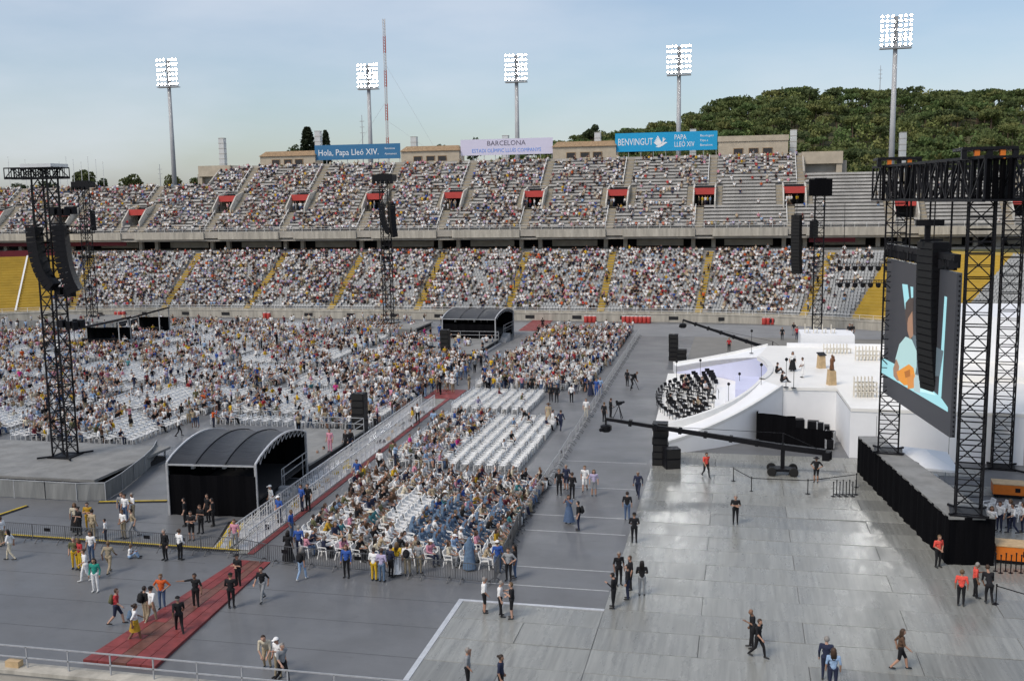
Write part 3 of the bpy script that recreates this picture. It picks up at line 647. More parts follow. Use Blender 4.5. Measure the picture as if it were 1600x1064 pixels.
# -- rear left and centre delay towers
for px,py,lab,H_,lx in ((145,503,'thin black truss tower far left in front of the lower tier',22.5,((144,330,9,'line array hanging on the far left truss tower'),)),(608,515,'black truss tower in the middle in front of the lower tier',22.5,((596,318,13,'curved line array left on the middle truss tower'),(612,318,14,'line array right on the middle truss tower')))):
    q=G(px,py); th,H=tower((q[0],q[1],.9),H_,lab,group='truss towers')
    MB().bx(-1.6,1.6,-1.0,1.0,H-.9,H+.1).obj('head_frame',M_black,th)
    for k in range(5): MB().box((-1.4+.7*k,-.9,H-1.0),(.35,.5,.6),.4*k).obj('floodlight_fixture',M_black,th)
    for k in range(4): MB().box((-1.0+.7*k,-.8,H*.45),(.3,.4,.5),.4*k).obj('floodlight_fixture',M_black,th)
    for x,y,n,l in lx: p=YP(x,y,q[1]-1.1); array(p,n,l,R(188 if 'curved' in l else 220),3.2 if 'curved' in l else .7,1.1)
for (x0,x1,y0,y1),lab in (((-57,-46.5,143,153),'low grey platform around the middle truss tower'),((-114,-98,147,157),'low grey platform around the far left truss tower')):
    pl=empty('low_platform',((x0+x1)/2,(y0+y1)/2,0),label=lab,cat='platform',group='low tower platforms'); a,b=(x1-x0)/2,(y1-y0)/2
    MB().bx(-a,a,-b,b,.72,.9).obj('deck',M_deck,pl); MB().bx(-a+.2,a-.2,-b+.2,b-.2,0,.72).obj('ballast',M_dark,pl)
    MB().poly([(-a-.9,-b-.9,.6),(a+.9,-b-.9,.6),(a+.9,b,.6)],.03).obj('fence_wire',M_steel,pl)
    mb=MB(); 
    for k in range(8): mb.bx(-a-.9+k*(2*a+1.8)/8,-a-.9+(k+.97)*(2*a+1.8)/8,-b-.92,-b-.88,.03,1.1)
    mb.obj('fence_skirt',M_grey,pl)
# -- stage-side structure: riser, towers, roof truss, screen
A=np.array([8.4,75.0]); B=np.array([11.05,56.4]); dr=(B-A)/np.linalg.norm(B-A); nr=np.array([-dr[1],dr[0]]); 
if nr[0]<0: nr=-nr
RW=2.35; RH=2.65
rs=empty('black_riser',(A[0],A[1],0),label='long black draped riser with grey deck under the big screen',cat='riser')
quad=[(0,0),tuple(B-A),tuple(B-A+nr*RW),tuple(nr*1.5)]
MB().prism(quad,RH-.12,RH).obj('deck',M_deck,rs)
def drape(p,q,z0,z1,parent,m=M_drape,fold=.07,step=.35,name='drape'):
    p=np.array(p,float); q=np.array(q,float); L_=np.linalg.norm(q-p); d=(q-p)/L_; nn=np.array([-d[1],d[0]]); n=max(2,int(L_/step)); mb=MB()
    pts=[p+d*L_*i/n+nn*(fold*math.sin(i*1.9)+fold*.6*math.sin(i*.73)) for i in range(n+1)]
    for i in range(n): mb.add([(*pts[i],z0),(*pts[i+1],z0),(*pts[i+1],z1+.02*math.sin(i)),(*pts[i],z1+.02*math.sin(i-1))],[(0,1,2,3)])
    return mb.obj(name,m,parent,smooth=True)
drape(quad[0],quad[1],.02,RH-.02,rs); drape(quad[1],quad[2],.02,RH-.02,rs); drape(quad[3],quad[0],.02,RH-.02,rs); drape(quad[2],quad[3],.02,RH-.02,rs)
tl=[((9.85,70.7,RH),'truss tower left of the big screen, standing on the black riser'),((12.15,57.4,RH),'nearest right truss tower on the front end of the black riser'),((18.6,78.,0),'truss tower right behind the nearest right tower'),((22.2,60.,0),'truss tower at the right beyond the picture')]
for l,t in tl: tower(l,17.5 if l[2]>1 else 20.,t,group='truss towers',rz=R(-8))
q=G(1276,522); th,H=tower((q[0],q[1],0),21.6,'black truss tower behind the white stage',group='truss towers'); MB().bx(-1.5,1.5,-1.2,1.2,H-2.2,H+.05).obj('head_frame',M_drape,th)
p=YP(1245,336,149); array(p,17,'tall straight line array hanging behind the white stage',R(-120),.55,1.3,.48)
p=YP(1272,345,149); array(p,6,'short array on the truss tower behind the white stage',R(-60),.4,.9,.4)
rf=empty('roof_truss',(9.75,70.7,19.2),label='deep black horizontal roof truss joining the towers by the screen',cat='truss')
def roof_run(a,b,z=20.3,w=2.1):
    a=Vector((*a,z)); b=Vector((*b,z)); d=b-a; L_=d.length
    o=link('truss_run',truss(L_,w,1.7,.15,.09,'x').mesh('truss_run',M_black),rf,a-Vector(rf.location)); o.rotation_euler=(0,0,math.atan2(d.y,d.x)); return o
e=np.array([9.75,70.7])-dr*1.6
roof_run((e[0],e[1]),(12.6,54.5)); roof_run((12.15,57.4),(22.6,60.)); roof_run((9.75,70.7),(18.6,78.)); roof_run((18.6,78),(22.4,59.5))
for i,(x,y) in enumerate(((9.75,70.7),(12.15,57.4))):
    mb=MB(); mb.bx(-1.3,1.3,-1.3,1.3,2.55,2.7); o=mb.obj('top_plate',M_black,rf,(x-9.75,y-70.7,0)); 
    for k in range(5): MB().box((x-9.75-1.2+.6*k,y-70.7-1.1,2.35),(.25,.3,.5),0).obj('hoist_motor',M_orange if k%2 else M_black,rf)
    # dark cloth bundles hanging on the truss by the towers
    for k in range(5): MB().box((x-9.75-.9+.36*k+(.5 if i else 0),y-70.7-1.15+.1*(k%2),1.1),(.20,.16,2.2),.2*k).obj('cable_bundle',M_drape,rf)
for t in np.linspace(.1,.92,12):
    x,y=np.array([9.75,70.7])*(1-t)+np.array([12.15,57.4])*t; s=random.choice((-1,1)); k=random.uniform(.2,.6)
    MB().beam((x-9.75-1.12,y-70.7-k*s,.1),(x-9.75-1.12,y-70.7+k*s,2.1),.10).obj('cable',M_black,rf)
mb=MB()
for k in range(4): x,y=np.array([9.4,69])*(1-k/3)+np.array([11.2,60])*k/3; mb.beam((x-9.75,y-70.7,-3.4),(x-9.75,y-70.7,.0),.09)
mb.obj('screen_hanger',M_black,rf)
# screen
SA=np.array([9.42,71.0]); SB=np.array([11.2,58.0]); sdv=(SB-SA)/np.linalg.norm(SB-SA); sn=np.array([sdv[1],-sdv[0]]); 
if sn[0]>0: sn=-sn
SZ0,SZ1=6.6,15.45
sc=empty('led_screen',(SA[0],SA[1],SZ0),label='large hanging video screen showing a guitarist in a pale blue shirt',cat='screen')
def s2l(p): return (p[0]-SA[0],p[1]-SA[1],p[2]-SZ0)
def onscr(x,y,off=0.):
    d=ray(x,y); o=SA+sn*off; t=((o[0]-CAM[0])*sn[0]+(o[1]-CAM[1])*sn[1])/(d[0]*sn[0]+d[1]*sn[1]); return CAM+d*t
mb=MB(); c=[(*SA,SZ0),(*SB,SZ0),(*SB,SZ1),(*SA,SZ1)]; bk=[(*(np.array(p[:2])-sn*.28),p[2]) for p in c]
mb.add([s2l(p) for p in c+bk],[(0,1,2,3),(7,6,5,4),(0,4,5,1),(1,5,6,2),(2,6,7,3),(3,7,4,0)]); mb.obj('panel',mat('screen_dark',(.03,.03,.035),.4,0,emit=(.024,.026,.03),estr=.8),sc)
def scr(pts,col,off,name,es=.75):
    m=mat('screen_'+name,tuple(x*.3 for x in col),.4,0,emit=col,estr=es); P_=[onscr(1360+x*.3008,380+y*.3008,off) for x,y in pts]
    MB().add([s2l(p) for p in P_],[tuple(range(len(P_)))]).obj('picture_area',m,sc)
TQ=(.30,.58,.63); SK=(.30,.17,.11)
scr([(165,212),(193,216),(203,300),(180,345)],TQ,.012,'turquoise'); scr([(208,225),(222,228),(222,292),(212,290)],TQ,.012,'turquoise')
scr([(385,275),(398,280),(368,800),(352,795)],TQ,.012,'turquoise'); scr([(58,592),(170,650),(270,720),(365,800),(402,852),(402,876),(50,668)],TQ,.014,'turquoise')
scr([(255,690),(300,720),(300,750),(340,790),(255,770)],(.5,.78,.82),.016,'pale')
scr([(215,470),(380,560),(360,690),(235,690)],(.09,.12,.14),.015,'shade')
scr([(228,680),(262,690),(258,780),(226,768)],(.36,.46,.48),.020,'trousers')
scr([(183,485),(215,500),(240,560),(240,640),(228,705),(175,665),(138,645),(130,600),(150,525)],(.36,.53,.53),.022,'shirt')
scr([(135,600),(150,640),(142,690),(165,715),(140,715),(120,690),(118,650)],SK,.028,'skin')
scr([(192,385),(218,345),(222,480),(205,500),(192,455)],SK,.026,'skin'); scr([(183,310),(200,288),(224,282),(222,345),(196,390),(188,440),(180,360)],(.06,.045,.04),.030,'hair')
scr([(135,668),(165,650),(200,628),(224,648),(232,690),(212,735),(175,738),(148,712)],(.62,.24,.03),.034,'guitar'); scr([(190,690),(226,680),(226,752),(194,757)],(.55,.22,.05),.036,'guitar_b'); scr([(176,668),(205,655),(208,690),(182,700)],(.35,.12,.02),.038,'guitar_c')
mb=MB()
for k in range(34):
    z=(SZ1-SZ0)*k/34; q=SB-sn*.14; mb.box((q[0]-SA[0]+sdv[0]*.08,q[1]-SA[1]+sdv[1]*.08,z+.1),(.07,.10,.10))
mb.obj('edge_latches',M_black,sc)
mb=MB()
for k in range(30):
    q=SA+(SB-SA)*(k+.5)/30; mb.box((q[0]-SA[0],q[1]-SA[1],SZ1-SZ0+.35+.15*(k%2)),(.4,.22,.5),.3*k)
mb.beam((0,0,SZ1-SZ0+.8),s2l((*SB,SZ1+.8)),.35); mb.obj('fixture_row',M_black,sc)
p=YP(1459,378,61.5); array((p[0],61.5,p[2]),21,'huge black line array hanging in front of the big screen',R(200),.45,1.7,.40,1.0)
p=YP(1420,390,66); hh=empty('hung_lighting_bar',(p[0],66,p[2]),label='black lighting bar with small lamps above the big screen',cat='lighting bar')
MB().beam((0,2.5,0),(1.2,-6,0),.3).obj('bar',M_black,hh)
for k in range(12): MB().box((1.2*k/12,2.3-8.3*k/12,-.35+.1*(k%2)),(.3,.3,.5),k).obj('lamp_body',M_black,hh)
MB().bx(.4,.7,-3,-2.7,0,1.5).obj('drop_arm',M_black,hh); MB().bx(-.1,1.4,-3.1,-2.6,1.5,1.85).obj('cross_arm',M_black,hh)
for i,(py,n) in enumerate(((414,9),(440,8))):
    a=YP(1305,py,140); hh=empty('far_lighting_truss',(a[0],140,a[2]),label='%s thin lighting truss with lamps left of the big screen'%('upper','lower')[i],cat='lighting truss')
    link('truss_run',truss(9.,.4,.6,.05,.03,'x').mesh('truss_run',M_black),hh)
    for k in range(n): MB().lathe([(.1,-.35),(.3,-.2),(.34,.25),(.2,.3)],8,(.6+k*.95,0,-.45)).obj('lamp_body',M_black,hh)
    for k in (1,7.5): MB().beam((k,0,.2),(k,0,8),.04).obj('hanger',M_black,hh)
# ================================================================ white stage
wst=empty('white_stage',(8,95,0),label='large white stage with curved ramps around an orchestra bowl',cat='stage')
def wp(mb,name,m,**k):
    o=mb.obj(name,m,wst,**k); o.matrix_parent_inverse=Matrix.Translation((-8,-95,0)); return o
DZ=3.8; EC=(-6.5,97.); EA,EB=9.2,14.6
def ell(ph,da=0.): return np.array([EC[0]+(EA+da)*math.cos(R(ph)),EC[1]+(EB+da)*math.sin(R(ph))])
arc=[tuple(ell(p)) for p in range(-25,26,5)]
deck=arc+[(3.1,111.7),(45,112.6),(45,78.0),(8.3,79.2),(8.0,87.4),(3.7,87.2)]
wp(MB().prism(deck,DZ-.25,DZ),'deck',M_stagefl)
def wall(pts,z0,z1,name,m,inset=.15):
    mb=MB()
    for a,b in zip(pts[:-1],pts[1:]): mb.add([(*a,z0),(*b,z0),(*b,z1),(*a,z1)],[(0,1,2,3)])
    return wp(mb,name,m)
wall([(3.72,87.25),(7.95,87.45),(8.28,79.25),(45,78.05)],0,DZ-.25,'front_cladding',M_stage); wall([(3.1,111.6),(45,112.5),(45,78.1)],0,DZ-.25,'rear_cladding',M_stage)
wall(arc,.6,DZ-.25,'bowl_wall',M_lavlight)
for i in range(7): wp(MB().bx(10+5*i,10.03+5*i,78.0+.0-.02-(i*5+1.7)*.033+.12,78.0-(i*5+1.7)*.033+.16,.1,DZ-.3),'cladding_joint',M_grey)
def arm(O0,O1,ph0,ph1,sgn,name):
    n=16; top=[];mbT=MB();mbO=MB();mbI=MB();lip=(MB(),MB())
    O0=np.array(O0);O1=np.array(O1)
    rows=[]
    for i in range(n+1):
        t=i/n; o=O0+(O1-O0)*t; nn=np.array([-(O1-O0)[1],(O1-O0)[0]]); nn/=np.linalg.norm(nn); o=o+np.array([.45,-.6*sgn])*math.sin(math.pi*t)
        ii=ell(ph0+(ph1-ph0)*t); z=.8+(DZ-.8)*(t**1.15); zi=1.35+(DZ-1.35+.0)*t; rows.append((o,ii,z,zi))
    for (o,a,z,zi),(o2,a2,z2,zi2) in zip(rows[:-1],rows[1:]):
        mbT.add([(*o,z),(*o2,z2),(*a2,z2),(*a,z)],[(0,1,2,3)]); mbO.add([(*o,0),(*o2,0),(*o2,z2),(*o,z)],[(0,1,2,3)]); mbI.add([(*a,.6),(*a2,.6),(*a2,zi2),(*a,zi)],[(0,1,2,3)])
        d=(o-a)/np.linalg.norm(o-a); d2=(o2-a2)/np.linalg.norm(o2-a2)
        for lk,(p,q,e,e2,za,zb) in enumerate(((a,a2,d*.45,d2*.45,zi,zi2),(o,o2,-d*.4,-d2*.4,z+.22,z2+.22))):
            lo,lo2=(z,z2)
            lip[lk].add([(*p,lo-.05),(*q,lo2-.05),(*(q+e2),lo2-.05),(*(p+e),lo-.05),(*p,za),(*q,zb),(*(q+e2),zb),(*(p+e),za)],[(4,5,6,7),(0,1,5,4),(3,7,6,2),(0,4,7,3),(1,2,6,5)])
    wp(mbT,'ramp_surface',M_stage); wp(mbO,'ramp_side',M_stage); wp(mbI,'bowl_wall',M_lavlight); wp(lip[0],'ramp_lip',M_whitep); wp(lip[1],'ramp_lip',M_whitep)
    o,a,z,zi=rows[0]; wp(MB().add([(*o,0),(*a,0),(*a,zi),(*o,z)],[(0,1,2,3)]),'ramp_end',M_stage)
arm((-5.3,78.0),(3.7,87.2),-90,-25,1,'near'); arm((-7.2,117.),(3.1,111.7),90,25,-1,'far')
wp(MB().prism([tuple(ell(p,-.05)) for p in range(-90,91,10)]+[(-7.4,111.4),(-6.7,82.7)],.1,.62),'bowl_floor',M_stagefl)
lp=MB()
for p in range(-25,25,5):
    a,b=ell(p),ell(p+5); a2,b2=ell(p,.5),ell(p+5,.5); lp.add([(*a,DZ),(*b,DZ),(*b2,DZ),(*a2,DZ),(*a,DZ+.12),(*b,DZ+.12),(*b2,DZ+.12),(*a2,DZ+.12)],[(4,5,6,7),(0,1,5,4),(2,3,7,6)])
wp(lp,'deck_lip',M_whitep)
for k,(a,b,c,d_,e,m_) in enumerate(((-2.0,1.9,92.2,102.,.62,M_stage),(-1.1,1.95,93,101.5,1.0,M_stage),(-.2,2.0,93.8,101.,1.38,M_lavlight))): wp(MB().bx(a,b,c,d_,e,e+(.38 if k<2 else .9)),'choir_step',m_)
wp(MB().bx(6.5,12.,112.8,117.5,0,DZ+1.05),'rear_block',M_stage); wp(MB().bx(5.,45,110.8,111.1,DZ,DZ+.42),'rear_step',M_stage); wp(MB().bx(16,45,92,112,DZ,DZ+.5),'upper_deck',M_stagefl)
for k in range(9): wp(MB().bx(16+.02,16.05,92.3+2.1*k,94.2+2.1*k,DZ+.06,DZ+.44),'step_panel',M_stage)
wp(MB().bx(17,45,100,112.2,DZ+.5,DZ+4.6),'stage_backdrop',M_stage)
# altar furniture
def lectern(x,y,lab,tilt=True):
    p=G(x,y,DZ); h=empty('lectern',(p[0],p[1],DZ),R(20),label=lab,cat='lectern'); MB().add([(-.34,-.3,0),(.34,-.3,0),(.34,.3,0),(-.34,.3,0),(-.28,-.24,1.15),(.28,-.24,1.15),(.28,.24,1.3),(-.28,.24,1.3)],[(3,2,1,0),(4,5,6,7),(0,1,5,4),(1,2,6,5),(2,3,7,6),(3,0,4,7)]).obj('body',M_wood,h)
    if tilt: MB().add([(-.36,-.32,1.18),(.36,-.32,1.18),(.36,.32,1.38),(-.36,.32,1.38),(-.36,-.32,1.24),(.36,-.32,1.24),(.36,.32,1.44),(-.36,.32,1.44)],[(3,2,1,0),(4,5,6,7),(0,1,5,4),(1,2,6,5),(2,3,7,6),(3,0,4,7)]).obj('reading_top',M_black,h)
    return h
lectern(1283,575,'pale wooden lectern with dark sloping top on the white stage')
h=lectern(1299,601,'pale wooden pedestal carrying the small statue on stage',False); stt=empty('statue',tuple(np.array(h.location)+[0,0,1.3]),label='small dark wooden statue of a robed figure on the pedestal',cat='statue')
M_stat=mat('dark_wood',(.16,.07,.03),.5,.3,6.); MB().lathe([(.19,0),(.20,.1),(.15,.45),(.18,.75),(.13,.95),(.05,1.0),(.085,1.07),(.09,1.17),(.04,1.25)],10).obj('figure',M_stat,stt,smooth=True); MB().lathe([(.12,.75),(.14,.85),(.10,1.0),(.07,1.1),(.08,1.18),(.03,1.24)],8,(.13,.05,-.1)).obj('child_figure',M_stat,stt,smooth=True)
wch=MB()
for s in (-.22,.22): wch.bx(s-.03,s+.03,-.22,-.16,0,.45).bx(s-.03,s+.03,.16,.22,0,.95)
wch.bx(-.25,.25,-.24,.2,.42,.48).bx(-.25,.25,.16,.2,.62,.95); wch=wch.mesh('pale_chair',mat('pale_chair_wood',(.66,.62,.53),.6,.1,3.))
k=0
for (x0,y0,x1,y1,n,rows,lab) in ((1290,552,1326,554,8,1,'back row'),(1338,606,1366,606,6,3,'front rows'),(1340,556,1372,556,7,2,'right rows'),(1264,536,1285,536,4,1,'rear block')):
    for r_ in range(rows):
        for i in range(n):
            p=G(x0+(x1-x0)*i/max(1,n-1),y0+7*r_,DZ); z=DZ
            if lab=='rear block': p=np.array([7.2+i*.9,114.5]); z=DZ+1.05
            link('stage_chair',wch,None,(p[0],p[1],z),R(90),label='pale wooden stage chair, %s, %s row, %s from left'%(lab,ordn(r_+1),ordn(i+1)),cat='chair',group='pale chairs on the white stage')
# ================================================================ tents, decks, barriers
def tent(loc,rz,sx,sy,label):
    h=empty('black_tent',loc,rz,label=label,cat='tent',group='black arched tents'); n=12; W,D=sx,sy; E0=3.4; AP=4.25
    def prof(j): t=j/n; return (-D/2+D*t, E0+(AP-E0)*math.sin(math.pi*t)**.8)
    M_cov=mat('grey_tent_sheet',(.030,.032,.036),.5,.3,1.2,.6,stretch=(.5,3,1),bscale=2.2)
    bays=3
    for b in range(bays):
        mb=MB(); k=5; x0=-W/2+W*b/bays; vs=[]
        for i in range(k+1):
            for j in range(n+1):
                y,z=prof(j); s=math.sin(math.pi*i/k)*(.13 if 0<j<n else .18); vs.append((x0+W/bays*i/k,y,z-s))
        mb.add(vs,[(i*(n+1)+j,(i+1)*(n+1)+j,(i+1)*(n+1)+j+1,i*(n+1)+j+1) for i in range(k) for j in range(n)]); mb.obj('roof_sheet',M_cov,h,smooth=True)
    for b in range(bays+1):
        x=-W/2+W*b/bays; MB().poly([(x,prof(j)[0],prof(j)[1]+.03) for j in range(n+1)],.11 if b in(0,bays) else .05).obj('arch_rib',M_alu if b in(0,bays) else M_black,h)
        if b in (0,bays):
            for y in (-D/2,D/2): MB().beam((x,y,0),(x,y,E0),.14).obj('post',M_steel,h)
            mb=MB()
            for j in range(1,n): mb.beam((x,prof(j)[0],prof(j)[1]),(x,prof(j)[0],prof(j)[1]-.45),.04); mb.beam((x,prof(j)[0],prof(j)[1]-.45),(x,prof(j+1)[0],prof(j+1)[1]),.04)
            mb.obj('arch_lattice',M_steel,h)
    drape((-W/2,-D/2),(W/2,-D/2),.02,E0-.75,h,name='front_curtain'); drape((-W/2,D/2),(-W/2,-D/2),.02,E0,h,name='side_curtain'); drape((W/2,D/2),(-W/2,D/2),.02,E0,h,name='rear_curtain')
    for k in range(6): MB().box((-W*.3+W*.12*k,-D/2+1.2,2.9+.05*(k%2)),(.2,.25,.3)).obj('hanging_lamp',M_steel if k%3==0 else M_black,h)
    MB().beam((-W/2,-D/2,E0-.1),(W/2,-D/2,E0-.1),.1).obj('eave_bar',M_steel,h)
    MB().bx(-W/2+.1,W/2-.1,-D/2+.2,D/2,.9,1.05).obj('stage_floor',M_dark,h)
    for k in range(5): MB().bx(W/2+.1,W/2+1.1,-D/2+1.2+.55*k,-D/2+1.7+.55*k,0,.2*(k+1)).obj('step',M_steel,h)
    for z in (1.5,2.0): MB().beam((W/2+.05,-D/2+4.2,z),(W/2+.05,D/2,z),.05).obj('guard_rail',M_steel,h)
    for y in (-D/2+4.2,0,D/2-1): MB().beam((W/2+.05,y,0),(W/2+.05,y,2.0),.05).obj('guard_post',M_steel,h)
    return h
tent((-32.7,62.3,0),R(4),5.9,9.2,'near black tent with arched grey roof beside the walkway'); tent((-36.1,141.2,0),R(-2),7.6,10.,'far black tent with arched roof near the far wall')
for (x0,x1,y0,y1,z),lab in (((-35.6,-30.4,68.2,79.5,.75),'grey deck with railings behind the near black tent'),((-40,-31.9,122,135.5,.75),'grey deck with railings in front of the far black tent')):
    d=empty('side_deck',((x0+x1)/2,(y0+y1)/2,0),label=lab,cat='deck',group='decks by the black tents'); a,b=(x1-x0)/2,(y1-y0)/2
    MB().bx(-a,a,-b,b,z-.15,z).obj('deck',M_deck,d); MB().bx(-a+.1,a-.1,-b+.1,b-.1,0,z-.15).obj('base',M_dark,d); MB().bx(a+.05,a+.35,-b,b,0,.25).obj('step',M_steel,d)
    for zz in (z+.5,z+1.): MB().poly([(-a,b,zz),(a,b,zz),(a,b-2.2,zz)],.05).obj('guard_rail',M_steel,d)
    for x,y in ((-a,b),(-a/3,b),(a/3,b),(a,b),(a,b-2.2)): MB().beam((x,y,0),(x,y,z+1.),.05).obj('guard_post',M_steel,d)
def pa_stack(x,y,H,n,lab,rz=0.):
    h=empty('speaker_stack',(x,y,0),rz,label=lab,cat='loudspeaker',group='ground speaker stacks')
    for k in range(n): MB().bx(-.55,.55,-.5,.5,H*k/n+.01,H*(k+1)/n-.01).obj('cabinet',M_black,h,(random.uniform(-.04,.04),0,0)); MB().bx(-.5,.5,-.53,-.505,H*k/n+.06,H*(k+1)/n-.06).obj('grille',M_rubber,h)
    return h
pa_stack(-31.3,81.,3.6,6,'black speaker stack beyond the near tent deck'); pa_stack(-36.2,124.3,3.4,6,'black speaker stack in front of the far tent')
pa_stack(-5.5,75.0,3.2,6,'tall black speaker stack at the tip of the near ramp'); pa_stack(-4.6,74.2,1.5,2,'low black speaker pair beside the tall stack at the near ramp',R(20))
pa_stack(-7.6,124.5,3.2,6,'tall black speaker stack at the tip of the far ramp'); pa_stack(-6.6,123.6,1.5,3,'low black speaker stack beside the tall one at the far ramp')
# crowd-control barriers
def barrier_mesh():
    mb=MB(); mb.poly([(0,0,.18),(0,0,1.08),(2.16,0,1.08),(2.16,0,.18),(0,0,.18)],.035)
    for k in range(1,16): mb.beam((.135*k,0,.18),(.135*k,0,1.08),.018)
    return mb.mesh('crowd_barrier',M_bar)
BMESH=barrier_mesh(); FOOT=MB().poly([(0,-.33,.0),(0,-.1,.2),(0,.1,.2),(0,.33,.0)],.04).mesh('foot',M_bar); PLATE=MB().bx(-.2,.2,-.03,-.015,-.1,.1).mesh('sign_plate',M_black)
LIGHTB=MB().poly([(0,0,.18),(0,0,1.05),(2.16,0,1.05),(2.16,0,.18),(0,0,.18)],.03)
for kk in range(1,9): LIGHTB.beam((.24*kk,0,.18),(.24*kk,0,1.05),.011)
LIGHTB=LIGHTB.mesh('crowd_barrier',M_steel)
def barrier(x,y,rz,label,group,plate=False):
    o=link('crowd_barrier',LIGHTB if 'long' in group else BMESH,None,(x,y,0),rz,label=label,cat='barrier',group=group)
    for k in (.35,1.8): link('foot',FOOT,o,(k,0,.02))
    if plate: link('sign_plate',PLATE,o,(1.0,-.01,.8))
    return o
k=0
def run(p,q,what,group,pl=.35):
    p=np.array(p,float);q=np.array(q,float);L_=np.linalg.norm(q-p);d=(q-p)/L_;n=max(1,round(L_/2.2))
    for i in range(n):
        a=p+d*L_*i/n; barrier(a[0],a[1],math.atan2(d[1],d[0])+random.uniform(-.03,.03),'steel crowd barrier, %s, %s in line'%(what,ordn(i+1)),group,random.random()<pl)
run((-45,51.4),(-27.3,51.0),'left front line','left front barriers',.5); run((-25.0,50.3),(-12.0,49.3),'line before the near chair block','near chair block barriers',.4)
run((-27.2,51.0),(-25.1,50.3),'across the red ramp head','ramp head barriers',0)
run((-12.1,49.5),(-12.7,60),'side of the near chair block','near block side barriers',.2)
run((-12.7,60.3),(-13.8,146),'long line between chairs and stage','long stage-side barriers',.05)
# walkway with stage barriers and red boards
wk=empty('walkway',kind='structure')
def wkx(y): return -26.9-(y-52)*.030
mb=MB(); 
for i,y in enumerate(np.arange(51.5,163,2.4)):
    xa,xb=wkx(y),wkx(y+2.4); full=95<y<101.5 or y>149
    if 101.5<y<149: continue
    l,r_=(-2.4,.9) if full else (-.05,.32)
    MB().add([(xa+l,y,.012),(xa+r_,y,.012),(xb+r_,y+2.38,.012),(xb+l,y+2.38,.012),(xa+l,y,.05),(xa+r_,y,.05),(xb+r_,y+2.38,.05),(xb+l,y+2.38,.05)],[(4,5,6,7),(0,1,5,4),(1,2,6,5),(3,0,4,7),(2,3,7,6)]).obj('red_board',M_carpet,wk)
    if y<97: MB().add([(xa-1.5,y,.02),(xa-.06,y,.02),(xb-.06,y+2.38,.02),(xb-1.5,y+2.38,.02)],[(0,1,2,3)]).obj('grey_mat',mat('mat_grey',(.24,.24,.22),.7,.35,2.),wk)
sb=MB().poly([(0,0,.05),(0,0,1.2),(1.05,0,1.2),(1.05,0,.05)],.06)
for kx in (.35,.7): sb.beam((kx,0,.05),(kx,0,1.2),.03)
sb.beam((0,0,.6),(1.05,0,.6),.03).bx(0,1.05,0,1.0,.055,.075); sb=sb.mesh('walkway_barrier',M_alu)
br=MB().beam((0,.95,.08),(0,.03,1.0),.05).mesh('brace',M_alu)
for side,off,rz in (('right',-.15,R(90)),('left',-1.45,R(90))):
    for i in range(38):
        y=52.+i*1.08; o=link('walkway_barrier',sb,None,(wkx(y)+off,y,0),rz+.030,label='aluminium walkway barrier, %s side, %s from the red ramp'%(side,ordn(i+1)),cat='barrier',group='aluminium barriers along the walkway'); link('brace',br,o); link('brace',br,o,(1.05,0,0))
for i in range(34):
    y=random.uniform(53,90); h=link('litter_bag',MB().box((0,0,.14),(random.uniform(.2,.5),random.uniform(.2,.5),.24),random.uniform(0,3)).mesh('litter_bag',random.choice((M_wood,M_whitep,M_yb,M_black,M_alu))),None,(wkx(y)-random.uniform(.4,1.2),y,.03),label='small bag or box left between the walkway barriers, %s from the ramp'%ordn(i+1),cat='bag',group='bags between the walkway barriers')
# red ramp towards the camera, boards laid crosswise
rp=empty('red_ramp',(-26,44,0),label='red boarded ramp running towards the near stand',cat='ramp')
for i in range(9):
    for j in range(5):
        y0=37.4+i*1.45; t0=i/9.; t1=(i+1)/9.; xl0,xr0=-27.6+.6*t0,-24.1-.9*t0*1.0; xl1,xr1=-27.6+.6*t1,-24.1-.9*t1
        a0,a1=xl0+(xr0-xl0)*j/5,xl0+(xr0-xl0)*(j+1)/5; b0,b1=xl1+(xr1-xl1)*j/5,xl1+(xr1-xl1)*(j+1)/5
        z0,z1=.16-.10*t0,.16-.10*t1; e=.015; y1=y0+1.43
        mb=MB().add([(a0+e,y0,.0),(a1-e,y0,.0),(b1-e,y1,.0),(b0+e,y1,.0),(a0+e,y0,z0),(a1-e,y0,z0),(b1-e,y1,z1),(b0+e,y1,z1)],[(4,5,6,7),(0,1,5,4),(1,2,6,5),(2,3,7,6),(3,0,4,7)])
        o=mb.obj('board',(M_carpet if j in (0,4) or random.random()<.4 else mat('worn_red_boards',(.15,.062,.045),.55,.4,1.6,.1)),rp); o.matrix_parent_inverse=Matrix.Translation((26,-44,0))
# yellow and black cable ramps
def cable_ramp(p,q,lab,w=.55):
    p=np.array(p,float);q=np.array(q,float);L_=np.linalg.norm(q-p);d=(q-p)/L_; h=empty('cable_ramp',(p[0],p[1],0),math.atan2(d[1],d[0]),label=lab,cat='cable ramp',group='cable ramps on the floor'); n=max(1,int(L_/.9))
    for i in range(n):
        a,b=L_*i/n,L_*(i+.98)/n; MB().add([(a,-w/2,.006),(b,-w/2,.006),(b,w/2,.006),(a,w/2,.006),(a,-w/4,.07),(b,-w/4,.07),(b,w/4,.07),(a,w/4,.07)],[(4,5,6,7),(0,1,5,4),(2,3,7,6),(3,0,4,7),(1,2,6,5)]).obj('segment',M_rubber,h); MB().bx(a,b,-w*.17,w*.17,.07,.085).obj('lid',M_yb,h)
cable_ramp((-45.,52.1),(-27.6,51.9),'long cable ramp behind the left front barriers'); cable_ramp(G(155,785)[:2],G(262,783)[:2],'cable ramp between platform fence and near tent'); cable_ramp(G(-30,815)[:2],G(42,791)[:2],'cable ramp at the left picture edge')
